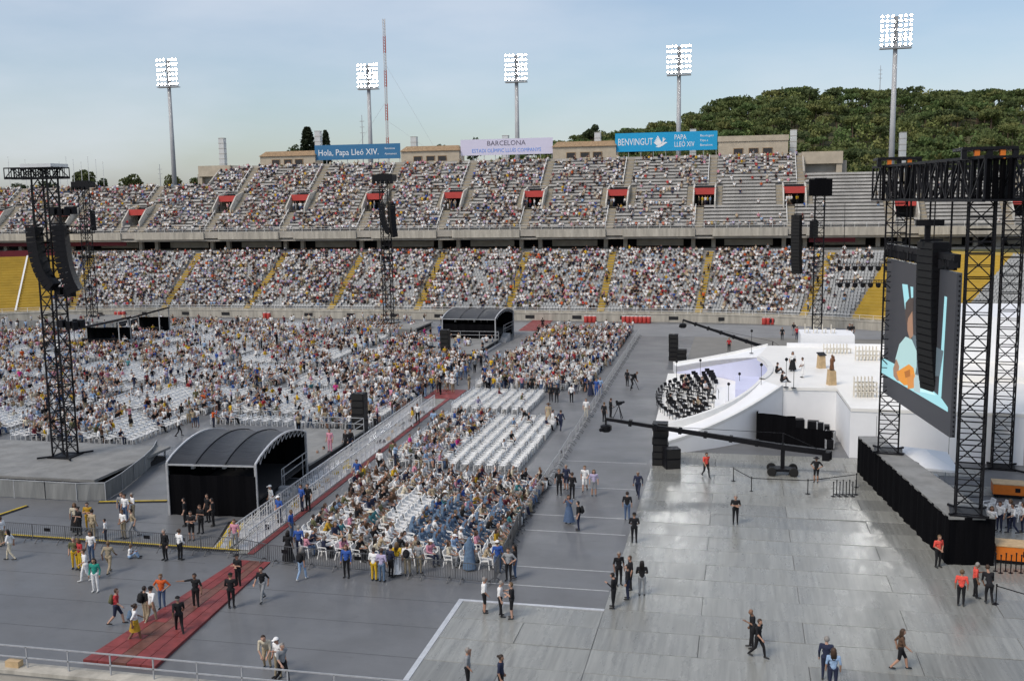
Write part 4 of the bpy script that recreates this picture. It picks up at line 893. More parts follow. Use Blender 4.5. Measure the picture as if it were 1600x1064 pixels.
cable_ramp(G(340,857)[:2],G(366,815)[:2],'left of the paired cable ramps by the walkway',.7); cable_ramp(G(356,857)[:2],G(380,818)[:2],'right of the paired cable ramps by the walkway',.7)
# ================================================================ camera cranes and cameras
def crane(base,pz,tip,tail,label):
    h=empty('camera_crane',base,label=label,cat='camera crane'); b=Vector(base); P_=Vector((0,0,pz)); T=Vector(tip)-b; A_=Vector(tail)-b
    MB().beam(P_,T,.34,.40,r2=.18).obj('boom',M_black,h); MB().beam(P_,A_,.40).obj('tail_boom',M_black,h); d=(T-P_).normalized()
    for k in range(7): q=P_+(T-P_)*(k/7.); MB().beam(q-d*.12,q+d*.12,.44).obj('boom_clamp',M_black,h)
    MB().beam(P_+Vector((0,0,1.0)),T*.75+P_*.25,.03).beam(P_+Vector((0,0,1.0)),A_,.03).beam(P_,P_+Vector((0,0,1.0)),.1).obj('stay_cables',M_black,h)
    MB().beam((0,0,.5),P_,.28).obj('post',M_black,h)
    for k in range(3): MB().box((A_.x,A_.y+.0,A_.z-.25),(.5,.18,.6)).obj('counterweight',M_black,h,(.1*k,-.25+.25*k,0))
    MB().bx(-.9,.9,-.5,.5,.32,.5).obj('dolly',M_black,h)
    for s in (-1,1):
        for t in (-1,1): 
            w_=MB().lathe([(.30,-.11),(.33,-.06),(.33,.06),(.30,.11)],12).obj('wheel',M_rubber,h,(s*.75,t*.62,.335)); w_.rotation_euler=(R(90),0,0)
    hd=MB().beam((0,0,0),(0,0,-.45),.12).lathe([(.28,-.95),(.42,-.8),(.42,-.5),(.25,-.42)],10).obj('camera_head',M_black,h,T); MB().beam((0,0,-.7),(-.35,-.55,-.72),.26,n=8).obj('camera_lens',M_black,hd)
crane((3.2,73.6,0),2.0,(-9.4,73.9,3.55),(6.1,73.5,1.75),'near black camera crane with boom reaching left over the speaker stack'); crane((3.9,121.5,0),1.9,(-6.4,122.2,5.2),(6.5,121.3,1.2),'far black camera crane with boom rising left behind the stage')
def tripod_cam(x,y,rz,lab):
    p=G(x,y); h=empty('tripod_camera',(p[0],p[1],0),rz,label=lab,cat='camera')
    for k in range(3): a=k*2.094; MB().beam((.55*math.cos(a),.55*math.sin(a),0),(0,0,1.25),.05).obj('leg',M_black,h)
    MB().bx(-.25,.3,-.12,.12,1.3,1.6).obj('body',M_black,h); MB().beam((.3,0,1.45),(.75,0,1.45),.2,n=8).obj('lens',M_black,h); MB().bx(-.35,-.25,-.1,.1,1.5,1.75).obj('viewfinder',M_black,h); MB().beam((-.2,.1,1.25),(-.75,.25,1.05),.03).obj('pan_bar',M_black,h)
tripod_cam(967,655,R(60),'broadcast camera on tripod near the crane head'); tripod_cam(990,609,R(120),'broadcast camera on tripod beside the long barrier'); tripod_cam(672,560,R(0),'camera on tripod left of the far tent')
# alcove gear behind black drape
al=empty('drape_screen',(1.6,83.2,0),label='slanted black drape screen hiding gear in the stage alcove',cat='drape'); drape((0,0),(2.9,-.9),.02,2.4,al); drape((2.9,-.9),(5.6,-1.6),.02,1.5,al); drape((0,0),(.2,3.4),.02,2.4,al)
for i,(x,y,sx,sy,sz) in enumerate(((4.6,85.6,1.5,.8,1.5),(6.1,86,.9,.7,1.3),(6.9,84.8,.8,.8,1.25),(7.2,83.2,.7,.9,1.1),(5.6,84.2,1.2,.6,.9),(7.0,81.8,.6,.8,.8),(3.9,84.4,1.1,.5,1.0),(6.4,82.6,.5,.5,1.9))):
    h=empty('flight_case',(x,y,0),R(random.uniform(-15,15)),label='black flight case in the stage alcove, %s counted from left'%ordn(sorted([4.6,6.1,6.9,7.2,5.6,7.0,3.9,6.4]).index(x)+1),cat='flight case',group='flight cases in the alcove'); MB().bx(-sx/2,sx/2,-sy/2,sy/2,.12,sz).obj('box',M_black,h)
    for s in (-1,1):
        for t in (-1,1): MB().bx(s*sx*.4-.05,s*sx*.4+.05,t*sy*.4-.05,t*sy*.4+.05,0,.12).obj('castor',M_rubber,h)
    for s in (-1,1): MB().bx(s*sx/2-.03,s*sx/2+.03,-sy/2-.01,sy/2+.01,.12,sz+.01).obj('edge_strip',M_steel,h)
# stanchions
def stanchion(x,y,lab,belt_to=None):
    p=G(x,y); h=empty('stanchion',(p[0],p[1],0),label=lab,cat='stanchion',group='belt stanchions'); MB().lathe([(.18,0),(.18,.03),(.03,.06),(.03,.95),(.045,.96),(.045,1.02)],10).obj('post',M_black,h)
    if belt_to is not None: q=G(*belt_to); d=q-p; MB().beam((0,0,.93),(d[0],d[1],.93),.012,.05).obj('belt',M_black,h)
sp=[(1146,752),(1174,768),(1262,772),(1338,762)]
for i in range(4): stanchion(*sp[i],'black belt stanchion on the metal floor, %s from left'%ordn(i+1),sp[i+1] if i<3 else None)
for i in range(8): stanchion(1302+5*i,776-(i%2)*3,'spare stanchion in the cluster by the riser, %s from left'%ordn(i+1))
for i in range(8): stanchion(1555+8*i,893+(i%2)*3,'stanchion under the orange case, %s from left'%ordn(i+1))
stanchion(1556,944,'lone belt stanchion beside the steward in black',(1640,970)); 
# behind the riser: canopy, cases
cn=empty('white_canopy',(12.4,70.6,0),label='white fabric canopy behind the black riser',cat='canopy'); cq=[(-1.15,-2.5),(1.3,-3.0),(1.5,2.0),(-1.75,3.4)]
MB().add([(x,y,2.3) for x,y in cq]+[(0,-.6,2.75),(-.1,.8,2.75)]+[(x,y,2.15) for x,y in cq],[(0,1,4),(1,2,5,4),(2,3,5),(3,0,4,5),(6,7,1,0),(7,8,2,1),(8,9,3,2),(9,6,0,3)]).obj('roof',mat('canopy_fabric',(.80,.82,.83),.7,.03,1.),cn)
for x,y in cq: MB().beam((x*.95,y*.95,0),(x*.95,y*.95,2.2),.06).obj('post',M_steel,cn)
MB().bx(-.9,.9,-2,2,.7,.76).obj('table_top',M_whitep,cn)
for i,(x,y,z,lab) in enumerate(((14.6,57.6,1.0,'orange case with wooden lid in front by the riser'),(17.3,70.5,.9,'orange case with wooden lid farther back by the right tower'),(15.,69.,2.1,'orange motor crate in the nearest right tower'))):
    if i==2: continue
    h=empty('orange_case',(x,y,0),R(-6),label=lab,cat='case',group='orange cases'); MB().bx(-.95,.95,-.6,.6,.25,z).obj('box',M_orange,h); MB().bx(-.98,.98,-.63,.63,z,z+.06).obj('lid',M_wood,h); MB().bx(.35,.65,-.62,-.605,z*.5,z*.8).obj('logo_plate',M_black,h); MB().bx(-.9,.9,-.55,.55,.1,.25).obj('pallet',M_black,h)
    for s in (-.7,.7): MB().bx(s-.1,s+.1,-.4,.4,0,.1).obj('castor',M_rubber,h)
# orange-red stacked drums on the far apron
for i,(px,n) in enumerate(((150,5),(403,2),(925,3),(998,7),(1200,3))):
    for j in range(n):
        p=G(px-7*(n-1)/2+6.5*j,502); h=empty('red_drum',(p[0],161.2,0),label='orange red plastic drum by the far wall, cluster %s from left, %s drum'%(ordn(i+1),ordn(j+1)),cat='drum',group='orange drums by the far wall'); MB().lathe([(.3,0),(.36,.1),(.33,.45),(.36,.8),(.28,1.05)],10).obj('body',M_red,h,smooth=True); MB().lathe([(.3,1.05),(.3,1.1)],10).obj('lid',M_whitep,h)
# FOH shelters on the far left of the field
for (px,py,w_,lab) in ((162,543,6.6,'black slant roofed control shelter, nearer of two on the left field'),(234,524,5.0,'black slant roofed control shelter, farther of two on the left field')):
    p=G(px,py); h=empty('control_shelter',(p[0],p[1],0),R(8),label=lab,cat='shelter',group='control shelters'); a=w_/2
    MB().add([(-a,-2,2.6),(a,-2,3.9),(a,2,3.9),(-a,2,2.6),(-a,-2,2.85),(a,-2,4.15),(a,2,4.15),(-a,2,2.85)],[(3,2,1,0),(4,5,6,7),(0,1,5,4),(1,2,6,5),(2,3,7,6),(3,0,4,7)]).obj('roof',M_black,h)
    for s in (-a+.1,a-.1):
        for t in (-1.8,1.8): MB().beam((s,t,0),(s,t,2.7 if s<0 else 3.9),.12).obj('post',M_steel,h)
    drape((-a,1.8),(a,1.8),.05,2.6,h); MB().bx(-a+.5,a-.5,-1,.2,.8,1.3).obj('mixing_desk',M_black,h); MB().bx(-a,a,-1.9,1.9,0,.3).obj('floor_deck',M_deck,h)
# near parapet with rail at the bottom left
pp=empty('near_parapet',(-24,33.9,0),label='concrete parapet with pale steel rail at the bottom left',cat='parapet')
MB().bx(-22,14,-.6,0,-.3,1.45).obj('wall',M_conc,pp); MB().bx(-22.1,14.1,-.68,.05,1.45,1.6).obj('coping',M_conc_st,pp)
for z in (2.0,2.45): MB().beam((-22,-.3,z),(14,-.3,z),.05).obj('rail',M_steel,pp)
for k in range(20): MB().beam((-21.8+1.85*k,-.3,1.6),(-21.8+1.85*k,-.3,2.45),.05).obj('post',M_steel,pp)
MB().bx(-4.2,-3.6,-.45,-.15,1.6,1.85).obj('wood_block',M_wood,pp)
# ================================================================ white plastic chairs
def chair_hi():
    mb=MB(); W=.25
    mb.add([(-.2,-W+.02,.42),(.24,-W,.44),(.24,W,.44),(-.2,W-.02,.42),(-.2,-W+.02,.455),(.24,-W,.475),(.24,W,.475),(-.2,W-.02,.455)],[(3,2,1,0),(4,5,6,7),(0,1,5,4),(1,2,6,5),(2,3,7,6),(3,0,4,7)])
    for s in (-1,1):
        mb.beam((.28,s*.28,0),(.21,s*.25,.66),.05); mb.beam((-.30,s*.26,0),(-.19,s*.23,.46),.05); mb.beam((-.19,s*.23,.44),(-.31,s*.21,.86),.05)
        mb.beam((.22,s*.26,.66),(-.25,s*.25,.68),.055,.035)
    mb.beam((-.31,-.22,.85),(-.31,.22,.85),.05,.09)
    for y in (-.12,-.04,.04,.12): mb.beam((-.2,y,.45),(-.30,y,.84),.045,.02)
    return mb
CH=chair_hi().mesh('white_chair',M_plastic)
def chair_lo():
    q=[]; f=[]
    def quad(*p): k=len(q); q.extend(p); f.append((k,k+1,k+2,k+3))
    quad((-.2,-.25,.45),(.24,-.25,.46),(.24,.25,.46),(-.2,.25,.45)); quad((.24,-.25,.40),(.24,.25,.40),(.24,.25,.46),(.24,-.25,.46))
    for a,b in ((-.24,-.17),(-.05,.05),(.17,.24)): quad((-.2,a,.45),(-.2,b,.45),(-.3,b,.80),(-.3,a,.80))
    quad((-.29,-.24,.76),(-.29,.24,.76),(-.32,.24,.88),(-.32,-.24,.88))
    for s in (-1,1):
        quad((.25,s*.25,.64),(-.25,s*.25,.66),(-.25,s*.29,.66),(.25,s*.29,.64)); quad((.25,s*.27,.60),(-.25,s*.27,.62),(-.25,s*.27,.68),(.25,s*.27,.66))
        for x,t in ((.25,.66),(-.24,.45)): quad((x-.03,s*.27,0),(x+.03,s*.27,0),(x+.02,s*.25,t),(x-.03,s*.25,t)); quad((x,s*.24,0),(x,s*.30,0),(x,s*.27,t),(x,s*.23,t))
    return np.array(q,float),np.array(f)
CLV,CLF=chair_lo()
chairs_ind=[]     # (x,y,row,seat)
RB=[-25.5+1.03*r_ for r_ in range(13)]
for r_,x in enumerate(RB):
    s=0
    for k in range(25):
        y=51.7+.67*k
        if x<-24.0-(y-52)*.10-.3: continue
        s+=1; chairs_ind.append((x+random.gauss(0,.04),y+random.gauss(0,.03),r_+1,s))
nch=0
for x,y,r_,s in chairs_ind:
    nch+=1; link('white_chair',CH,None,(x,y,0),random.gauss(0,.07),label='white plastic armchair in near chair block, %s row from walkway, %s seat from barrier'%(ordn(r_),ordn(s)),cat='chair',group='white chairs of the near block')
slots=[]   # chairs of all the other blocks: x,y,occupancy
def block(x0,x1,y0,y1,occ,dx=1.0,dy=.60):
    x=x0
    while x<x1:
        y=y0
        while y<y1:
            slots.append((x+rng.normal(0,.04),y+rng.normal(0,.03),occ(x,y) if callable(occ) else occ)); y+=dy
        x+=dx
block(-25.2,-15.4,71.3,87.6,lambda x,y: .62 if x<-20.5-(87-y)*.05 else .02,.95)
block(-25.8,-18.4,91.2,100.,.015,.95)
block(-26.6,-15.2,103.6,117.5,lambda x,y:.55,1.0); block(-27.2,-14.9,119.5,129,.25,1.0); block(-27.6,-14.9,131,150,.62,1.0)
def nz(x,y): return .5+.5*math.sin(x*.31+1.3*math.sin(y*.17))*math.sin(y*.27+1.1*math.sin(x*.13))
def locc(x,y): 
    n=nz(x,y)+.25*math.sin(x*1.1+y*.7); return min(.92,max(.03,1.5*n-.38+(.14 if y>112 else 0)))
for x0,x1 in ((-46.3,-38.5),(-60,-48.8),(-75.5,-62.5),(-91,-78),(-107,-93.5),(-122,-109.5)):
    for y0,y1 in ((74.5,84),(86.5,97.5),(100.5,111.5),(114.5,125.5),(128.5,139),(141.5,151.5)):
        if x0<-100 and y0>140: continue
        if -58<x0<-46 and y0>140: continue
        if x0>-47 and y0<80: y0=83
        block(x0+rng.uniform(-.4,.4),x1,y0,y1,locc,1.0,.62)
block(-37.3,-30.9,82.8,99.5,lambda x,y:.5 if nz(x,y)>.35 else .15,.95); block(-37.5,-31.8,102,121,.72,.95)
slots=[s for s in slots if not(-120<s[0]<-96 and 146<s[1]<158) and math.hypot(s[0]+49.3,s[1]-66.6)>5]
T=np.array([(x,y,0,math.cos(a),math.sin(a),1.) for (x,y,o),a in zip(slots,rng.normal(0,.06,len(slots)))])
bulk('white_chairs',CLV,CLF,T,M_plastic,label='rows of white plastic chairs filling the field beyond the near block',cat='chairs',kind='stuff')
for i in range(14):
    x=15.3+.62*(i%7)+.1*i; y=66.6-1.0*(i//7)-.35*(i%7); link('white_chair',CH,None,(x,y,0),R(200),label='white plastic chair behind the riser, %s row, %s from left'%(ordn(i//7+1),ordn(i%7+1)),cat='chair',group='white chairs behind the riser')
# orchestra: black chairs and music stands in the bowl
BC=MB()
for s in (-.2,.2): BC.beam((.2,s,0),(.18,s,.45),.03).beam((-.22,s,0),(-.2,s,.45),.03).beam((-.2,s,.45),(-.27,s,.85),.03)
BC.bx(-.22,.22,-.23,.23,.43,.5).add([(-.22,-.22,.55),(-.22,.22,.55),(-.28,.22,.88),(-.28,-.22,.88),(-.26,-.22,.55),(-.26,.22,.55),(-.32,.22,.88),(-.32,-.22,.88)],[(0,1,2,3),(7,6,5,4),(3,2,6,7),(0,3,7,4),(1,5,6,2)]); BC=BC.mesh('orchestra_chair',M_blkchair)
MS=MB().beam((0,0,0),(0,0,1.05),.03)
for k in range(3): MS.beam((.28*math.cos(k*2.1),.28*math.sin(k*2.1),0),(0,0,.25),.025)
MS.add([(.06,-.26,1.0),(.06,.26,1.0),(-.08,.26,1.34),(-.08,-.26,1.34)],[(0,1,2,3)]); MS=MS.mesh('music_stand',M_blkchair)
ic=0; orch=[]
for r_ in range(8):
    rr=2.4+1.02*r_; n=6+3*r_
    for i in range(n):
        a=R(100+160*i/(n-1)); x,y=1.6+rr*.92*math.cos(a)*1.0,96.5+rr*1.45*math.sin(a)
        if x<-7.6 or x>-2.2 or abs(y-97)>14.3*math.sqrt(max(0,1-((x+6.5)/9.2)**2))-1.: continue
        ic+=1; f=math.atan2(96.5-y,1.6-x); link('orchestra_chair',BC,None,(x,y,.62),f,label='black orchestra chair in the bowl, %s arc from the steps, %s in its arc'%(ordn(r_+1),ordn(i+1)),cat='chair',group='black orchestra chairs in the bowl'); orch.append((x,y,f))
        if i%2==0: link('music_stand',MS,None,(x+.75*math.cos(f),y+.75*math.sin(f),.62),f,label='black music stand before orchestra chair, %s arc, %s in its arc'%(ordn(r_+1),ordn(i+1)),cat='music stand',group='music stands in the bowl')
for i,(px,py,z) in enumerate(((1057,600,.62),(1094,598,.62),(1138,640,.62),(1155,622,.62),(1189,612,3.0),(1240,606,DZ),(1174,552,3.4),(1228,605,DZ))):
    p=G(px,py,z); h=empty('microphone_stand',(p[0],p[1],z),label='tall black microphone stand around the bowl, %s in order from the front tip'%ordn(i+1),cat='microphone stand',group='microphone stands on the stage'); MB().lathe([(.22,0),(.22,.03),(.025,.06),(.02,2.2)],8).obj('pole',M_black,h); MB().lathe([(.05,2.2),(.13,2.28),(.13,2.4),(.05,2.48)],8).obj('microphone',M_black,h)
# ================================================================ people
def capsule(p0,r0_,p1,r1_,n=8):
    p0=np.array(p0,float);p1=np.array(p1,float);d=p1-p0;L_=np.linalg.norm(d);d=d/(L_+1e-9) if L_>1e-6 else np.array([0,0,1.])
    a=np.array([0,0,1.]) if abs(d[2])<.9 else np.array([1.,0,0]);x=np.cross(d,a);x/=np.linalg.norm(x);y=np.cross(d,x)
    rings=[]
    for c,r_,t in ((p0,r0_,-70),(p0,r0_,-35),(p0,r0_,0),(p1,r1_,0),(p1,r1_,35),(p1,r1_,70)):
        cc=c+d*r_*math.sin(R(t));rr=r_*math.cos(R(t)); rings.append([cc+rr*(x*math.cos(2*math.pi*i/n)+y*math.sin(2*math.pi*i/n)) for i in range(n)])
    vs=[v for rg in rings for v in rg]; fs=[(k*n+i,k*n+(i+1)%n,(k+1)*n+(i+1)%n,(k+1)*n+i) for k in range(5) for i in range(n)]+[tuple(range(n-1,-1,-1)),tuple(range(5*n,6*n))]
    return vs,fs
def pose(hip=.93,lean=0.,el=None,wl=None,er=None,wr=None,kl=None,al=None,kr=None,ar=None,head=0.,hx=0.):
    c=[]; A=lambda p,r_,q,s,g:c.append((np.array(p,float),r_,np.array(q,float),s,g)); dx=lambda z:hx+lean*(z)
    z=hip; ch=np.array([dx(.42),0,z+.42]); nk=np.array([dx(.55)+.01,0,z+.55]); hd=np.array([dx(.66)+.03+head*.06,0,z+.69-abs(head)*.01])
    A((hx,-.075,z),.115,(hx,.075,z),.115,2); A((hx,0,z+.05),.125,(dx(.22),0,z+.2),.118,1); A((dx(.25),-.05,z+.24),.105,(dx(.25),.05,z+.24),.105,1); A((dx(.40),-.09,z+.40),.105,(dx(.40),.09,z+.40),.105,1); A((dx(.22),0,z+.22),.11,tuple(ch),.12,1)
    A(tuple(ch+[0,0,.06]),.07,tuple(nk),.055,0); A(tuple(nk),.052,tuple(hd-[.02,0,.06]),.055,0)
    A(tuple(hd+[0,0,.035]),.092,tuple(hd-[-.012,0,.045]),.072,0); A(tuple(hd+[.085,0,-.01]),.014,tuple(hd+[.098,0,-.03]),.017,0)
    for s in (-1,1): A(tuple(hd+[-.005,s*.086,.0]),.016,tuple(hd+[-.005,s*.088,-.03]),.014,0)
    for s,e,w in ((1,el,wl),(-1,er,wr)):
        sh=np.array([dx(.47),s*.185,z+.475]); e=np.array(e) if e is not None else np.array([-.03+dx(.2),s*.245,z+.20]); w=np.array(w) if w is not None else np.array([.05+dx(.0),s*.25,z-.05])
        A((dx(.44),s*.08,z+.46),.07,tuple(sh),.066,1); A(tuple(sh),.062,tuple(e),.045,1); A(tuple(e),.044,tuple(w),.031,5)
        d=w-e; d=d/np.linalg.norm(d); sd=np.cross(d,[0,0,1.]) if abs(d[2])<.9 else np.array([1.,0,0]); sd=sd/np.linalg.norm(sd)
        pm=w+d*.075; A(tuple(w),.03,tuple(pm-sd*.018),.030,0); A(tuple(w),.03,tuple(pm+sd*.018),.030,0)
        up=np.cross(sd,d)*(.5)
        for k,(o,l) in enumerate(((-.036,.062),(-.012,.076),(.012,.072),(.036,.055))):
            b=pm+sd*o+d*.012; m_=b+d*l*.55; A(tuple(b),.0125,tuple(m_),.0118,0); A(tuple(m_),.0118,tuple(m_+(d*.8-up*.6)*l*.5),.0105,0)
        b=w+d*.025+sd*.03; A(tuple(b),.014,tuple(b+sd*.032+d*.03),.0125,0); A(tuple(b+sd*.032+d*.03),.0125,tuple(b+sd*.036+d*.062),.011,0)
    for s,k,a in ((1,kl,al),(-1,kr,ar)):
        k=np.array(k) if k is not None else np.array([.02+hx,s*.10,.49]); a=np.array(a) if a is not None else np.array([-.01+hx,s*.105,.085]); h=np.array([hx,s*.09,z-.02])
        A(tuple(h),.095,tuple(k),.062,2); A(tuple(k),.06,tuple((k+a)/2),.055,6); A(tuple((k+a)/2),.055,tuple(a),.042,6)
        t=a+[.15,s*.015,-.045]; t[2]=max(.035,t[2]); A(tuple(a-[.03,0,.03]),.042,tuple(t),.036,3)
    return c,hd
POSE={
 'stand':pose(),
 'fold':pose(el=(.02,.25,1.14),wl=(.22,-.04,1.18),er=(.02,-.25,1.14),wr=(.20,.06,1.12)),
 'phone':pose(el=(.02,.24,1.14),wl=(.26,.10,1.24),head=.6,ar=(.06,-.12,.085)),
 'hips':pose(el=(-.08,.37,1.16),wl=(.04,.19,1.02),er=(-.08,-.37,1.16),wr=(.04,-.19,1.02)),
 'point':pose(er=(.08,-.46,1.36),wr=(.10,-.72,1.34),el=(0,.30,1.14),wl=(.08,.34,.90),al=(.06,.14,.085),ar=(-.06,-.14,.085)),
 'walk':pose(lean=.06,el=(-.16,.24,1.15),wl=(-.10,.25,.90),er=(.10,-.24,1.15),wr=(.28,-.22,.98),kl=(.20,.09,.50),al=(.26,.09,.10),kr=(-.06,-.09,.48),ar=(-.34,-.09,.14)),
 'walk2':pose(lean=.05,el=(.08,.25,1.15),wl=(.26,.20,1.05),er=(-.14,-.24,1.15),wr=(-.12,-.25,.88),kl=(-.02,.09,.48),al=(-.25,.10,.12),kr=(.15,-.09,.50),ar=(.20,-.09,.09)),
 'ear':pose(el=(.06,.34,1.22),wl=(.10,.16,1.52),er=(-.02,-.25,1.14),wr=(.12,-.22,.95)),
 'photo':pose(el=(.20,.22,1.30),wl=(.36,.07,1.52),er=(.20,-.22,1.30),wr=(.36,-.07,1.52)),
 'clasp':pose(el=(.0,.25,1.15),wl=(.20,.05,1.0),er=(.0,-.25,1.15),wr=(.20,-.05,1.0),head=.3),
 'bend':pose(hip=.86,lean=.75,el=(.40,.22,.98),wl=(.50,.12,.74),er=(.40,-.22,.98),wr=(.52,-.1,.76),kl=(.10,.11,.46),kr=(.10,-.11,.46),al=(-.02,.12,.085),ar=(-.1,-.12,.085)),
 'sit':pose(hip=.54,hx=-.05,el=(.06,.25,.77),wl=(.27,.14,.67),er=(.06,-.25,.77),wr=(.27,-.12,.67),kl=(.37,.11,.53),al=(.36,.12,.09),kr=(.37,-.11,.53),ar=(.32,-.12,.09)),
 'sit_lean':pose(hip=.54,hx=-.05,lean=.35,el=(.25,.22,.76),wl=(.45,.06,.76),er=(.25,-.22,.76),wr=(.45,-.06,.76),kl=(.37,.13,.53),al=(.30,.13,.09),kr=(.37,-.13,.53),ar=(.40,-.13,.09),head=.6),
 'sit_back':pose(hip=.53,hx=-.06,lean=-.16,el=(-.1,.29,.76),wl=(.16,.29,.71),er=(-.1,-.29,.76),wr=(.16,-.29,.71),kl=(.37,.10,.54),al=(.48,.08,.09),kr=(.36,-.10,.56),ar=(.44,-.02,.12)),
 'sit_phone':pose(hip=.54,hx=-.05,lean=.06,el=(.08,.25,.82),wl=(.28,.08,.96),er=(.06,-.25,.77),wr=(.26,-.10,.70),kl=(.37,.11,.53),al=(.36,.12,.09),kr=(.37,-.11,.53),ar=(.32,-.12,.09),head=.5),
 'floor':pose(hip=.13,hx=0,lean=.1,el=(.05,.25,.36),wl=(.3,.12,.42),er=(.05,-.25,.36),wr=(.3,-.1,.42),kl=(.34,.14,.44),al=(.50,.12,.085),kr=(.36,-.16,.40),ar=(.52,-.12,.085)),
}
def remesh(caps,vox,tris):
    vs=[];fs=[]
    for p,r_,q,s,gp in caps:
        v,f=capsule(p,r_,q,s); k=len(vs); vs+=v; fs+=[tuple(i+k for i in ff) for ff in f]
    me=bpy.data.meshes.new('t'); me.from_pydata([tuple(v) for v in vs],[],fs); o=bpy.data.objects.new('t',me); COL.objects.link(o)
    m=o.modifiers.new('r','REMESH'); m.mode='VOXEL'; m.voxel_size=vox; sm=o.modifiers.new('s','SMOOTH'); sm.factor=.5; sm.iterations=2
    tr=o.modifiers.new('tri','TRIANGULATE'); d=o.modifiers.new('d','DECIMATE')
    out=[]
    bpy.context.view_layer.update(); dg=bpy.context.evaluated_depsgraph_get()
    d.show_viewport=False; bpy.context.view_layer.update(); full=bpy.data.meshes.new_from_object(o.evaluated_get(bpy.context.evaluated_depsgraph_get())); n=len(full.polygons)
    bpy.data.objects.remove(o); bpy.data.meshes.remove(me)
    # chained decimation: each level starts from the last
    cur=full
    for t in tris:
        oo=bpy.data.objects.new('t',cur); COL.objects.link(oo); dd=oo.modifiers.new('d','DECIMATE'); dd.ratio=min(1,t/len(cur.polygons)); bpy.context.view_layer.update()
        nm=bpy.data.meshes.new_from_object(oo.evaluated_get(bpy.context.evaluated_depsgraph_get())); bpy.data.objects.remove(oo); out.append(nm); cur=nm
    return out
def regions(me,caps,hd):
    n=len(me.polygons); c=np.empty(n*3); me.polygons.foreach_get('center',c); c=c.reshape(-1,3); best=np.full(n,9.); reg=np.zeros(n,int)
    for p,r_,q,s,gp in caps:
        d=q-p; L2=d@d+1e-9; t=np.clip(((c-p)@d)/L2,0,1); dist=np.linalg.norm(c-(p+t[:,None]*d),axis=1)-(r_+(s-r_)*t); m=dist<best-1e-4; best[m]=dist[m]; reg[m]=gp
    rel=c-hd; hair=(reg==0)&(np.linalg.norm(rel,axis=1)<.17)&((rel[:,2]>.065)|((rel[:,0]<.0)&(rel[:,2]>-.06)))
    reg[hair]=4; return reg
slotm=[mat('slot%d'%i,(.5,.5,.5),.7,0) for i in range(7)]
BODY={};LOD1={};LOD2={};HEAD={}
for nm_,(caps,hd) in POSE.items():
    hi,mid,lo=remesh(caps,.0105,(2600,150,76))
    HEAD[nm_]=hd
    for me,store in ((hi,BODY),(mid,LOD1),(lo,LOD2)):
        reg=regions(me,caps,hd)
        if store is BODY:
            me.name='body'; me.materials.clear()
            for s in slotm: me.materials.append(s)
            me.polygons.foreach_set('material_index',reg.astype(np.int32)); me.polygons.foreach_set('use_smooth',[True]*len(me.polygons)); BODY[nm_]=me
        else:
            co=np.empty(len(me.vertices)*3); me.vertices.foreach_get('co',co); vi=np.empty(len(me.loops),np.int32); me.loops.foreach_get('vertex_index',vi)
            store[nm_]=(co.reshape(-1,3),vi.reshape(-1,3),reg)
# clothing and hair colours
CL={'white':(.78,.78,.77),'cream':(.58,.52,.40),'grey':(.26,.27,.28),'black':(.008,.008,.010),'navy':(.018,.024,.055),'blue':(.03,.085,.32),'light blue':(.27,.39,.56),'denim':(.075,.12,.21),'slate blue':(.105,.165,.25),'red':(.40,.03,.035),'maroon':(.13,.022,.03),'orange':(.58,.10,.02),'hi-vis red':(.72,.085,.06),'yellow':(.60,.38,.02),'mustard':(.42,.25,.02),'pink':(.56,.25,.32),'magenta':(.55,.04,.23),'green':(.02,.26,.20),'olive':(.12,.12,.055),'beige':(.40,.32,.21),'khaki':(.30,.25,.17),'brown':(.10,.055,.032),'lilac':(.42,.37,.52),'teal':(.06,.22,.24)}
SKIN=[(.42,.24,.165),(.36,.20,.13),(.48,.29,.21),(.22,.12,.075),(.40,.22,.15)]
HAIR=[(.012,.009,.008),(.03,.018,.012),(.06,.034,.02),(.13,.08,.04),(.25,.23,.21),(.018,.013,.011)]
MC={k:mat('cloth_'+k.replace(' ','_'),v,.85,.2,7.,.5,bscale=9) for k,v in CL.items()}
MSK=[mat('skin_%d'%i,v,.55,.05,8.) for i,v in enumerate(SKIN)]; MHA=[mat('hair_%d'%i,v,.6,.1,20.) for i,v in enumerate(HAIR)]; M_shoe=[mat('shoe_dark',(.02,.02,.02),.5,0),mat('shoe_white',(.6,.6,.58),.5,0)]
def ellip(rx,ry,rz,c=(0,0,0),n=10,m_=7,cut=-1.,f=None):
    mb=MB(); vs=[]; 
    for j in range(m_+1):
        t=math.pi/2-(math.pi/2-math.asin(max(-1,cut)))*j/m_
        for i in range(n):
            a=2*math.pi*i/n; p=[rx*math.cos(t)*math.cos(a),ry*math.cos(t)*math.sin(a),rz*math.sin(t)]
            if f: p=f(p)
            vs.append((p[0]+c[0],p[1]+c[1],p[2]+c[2]))
    mb.add(vs,[(j*n+i,(j+1)*n+i,(j+1)*n+(i+1)%n,j*n+(i+1)%n) for j in range(m_) for i in range(n)]); return mb
def hairf(p):
    if p[0]>.03 and p[2]<.075: p[0]=.03+(p[0]-.03)*.25; p[2]=max(p[2],.05)
    return p
HM={'short':ellip(.105,.098,.122,(-.006,0,.028),12,7,-.55,hairf).mesh('hair',None,True)}
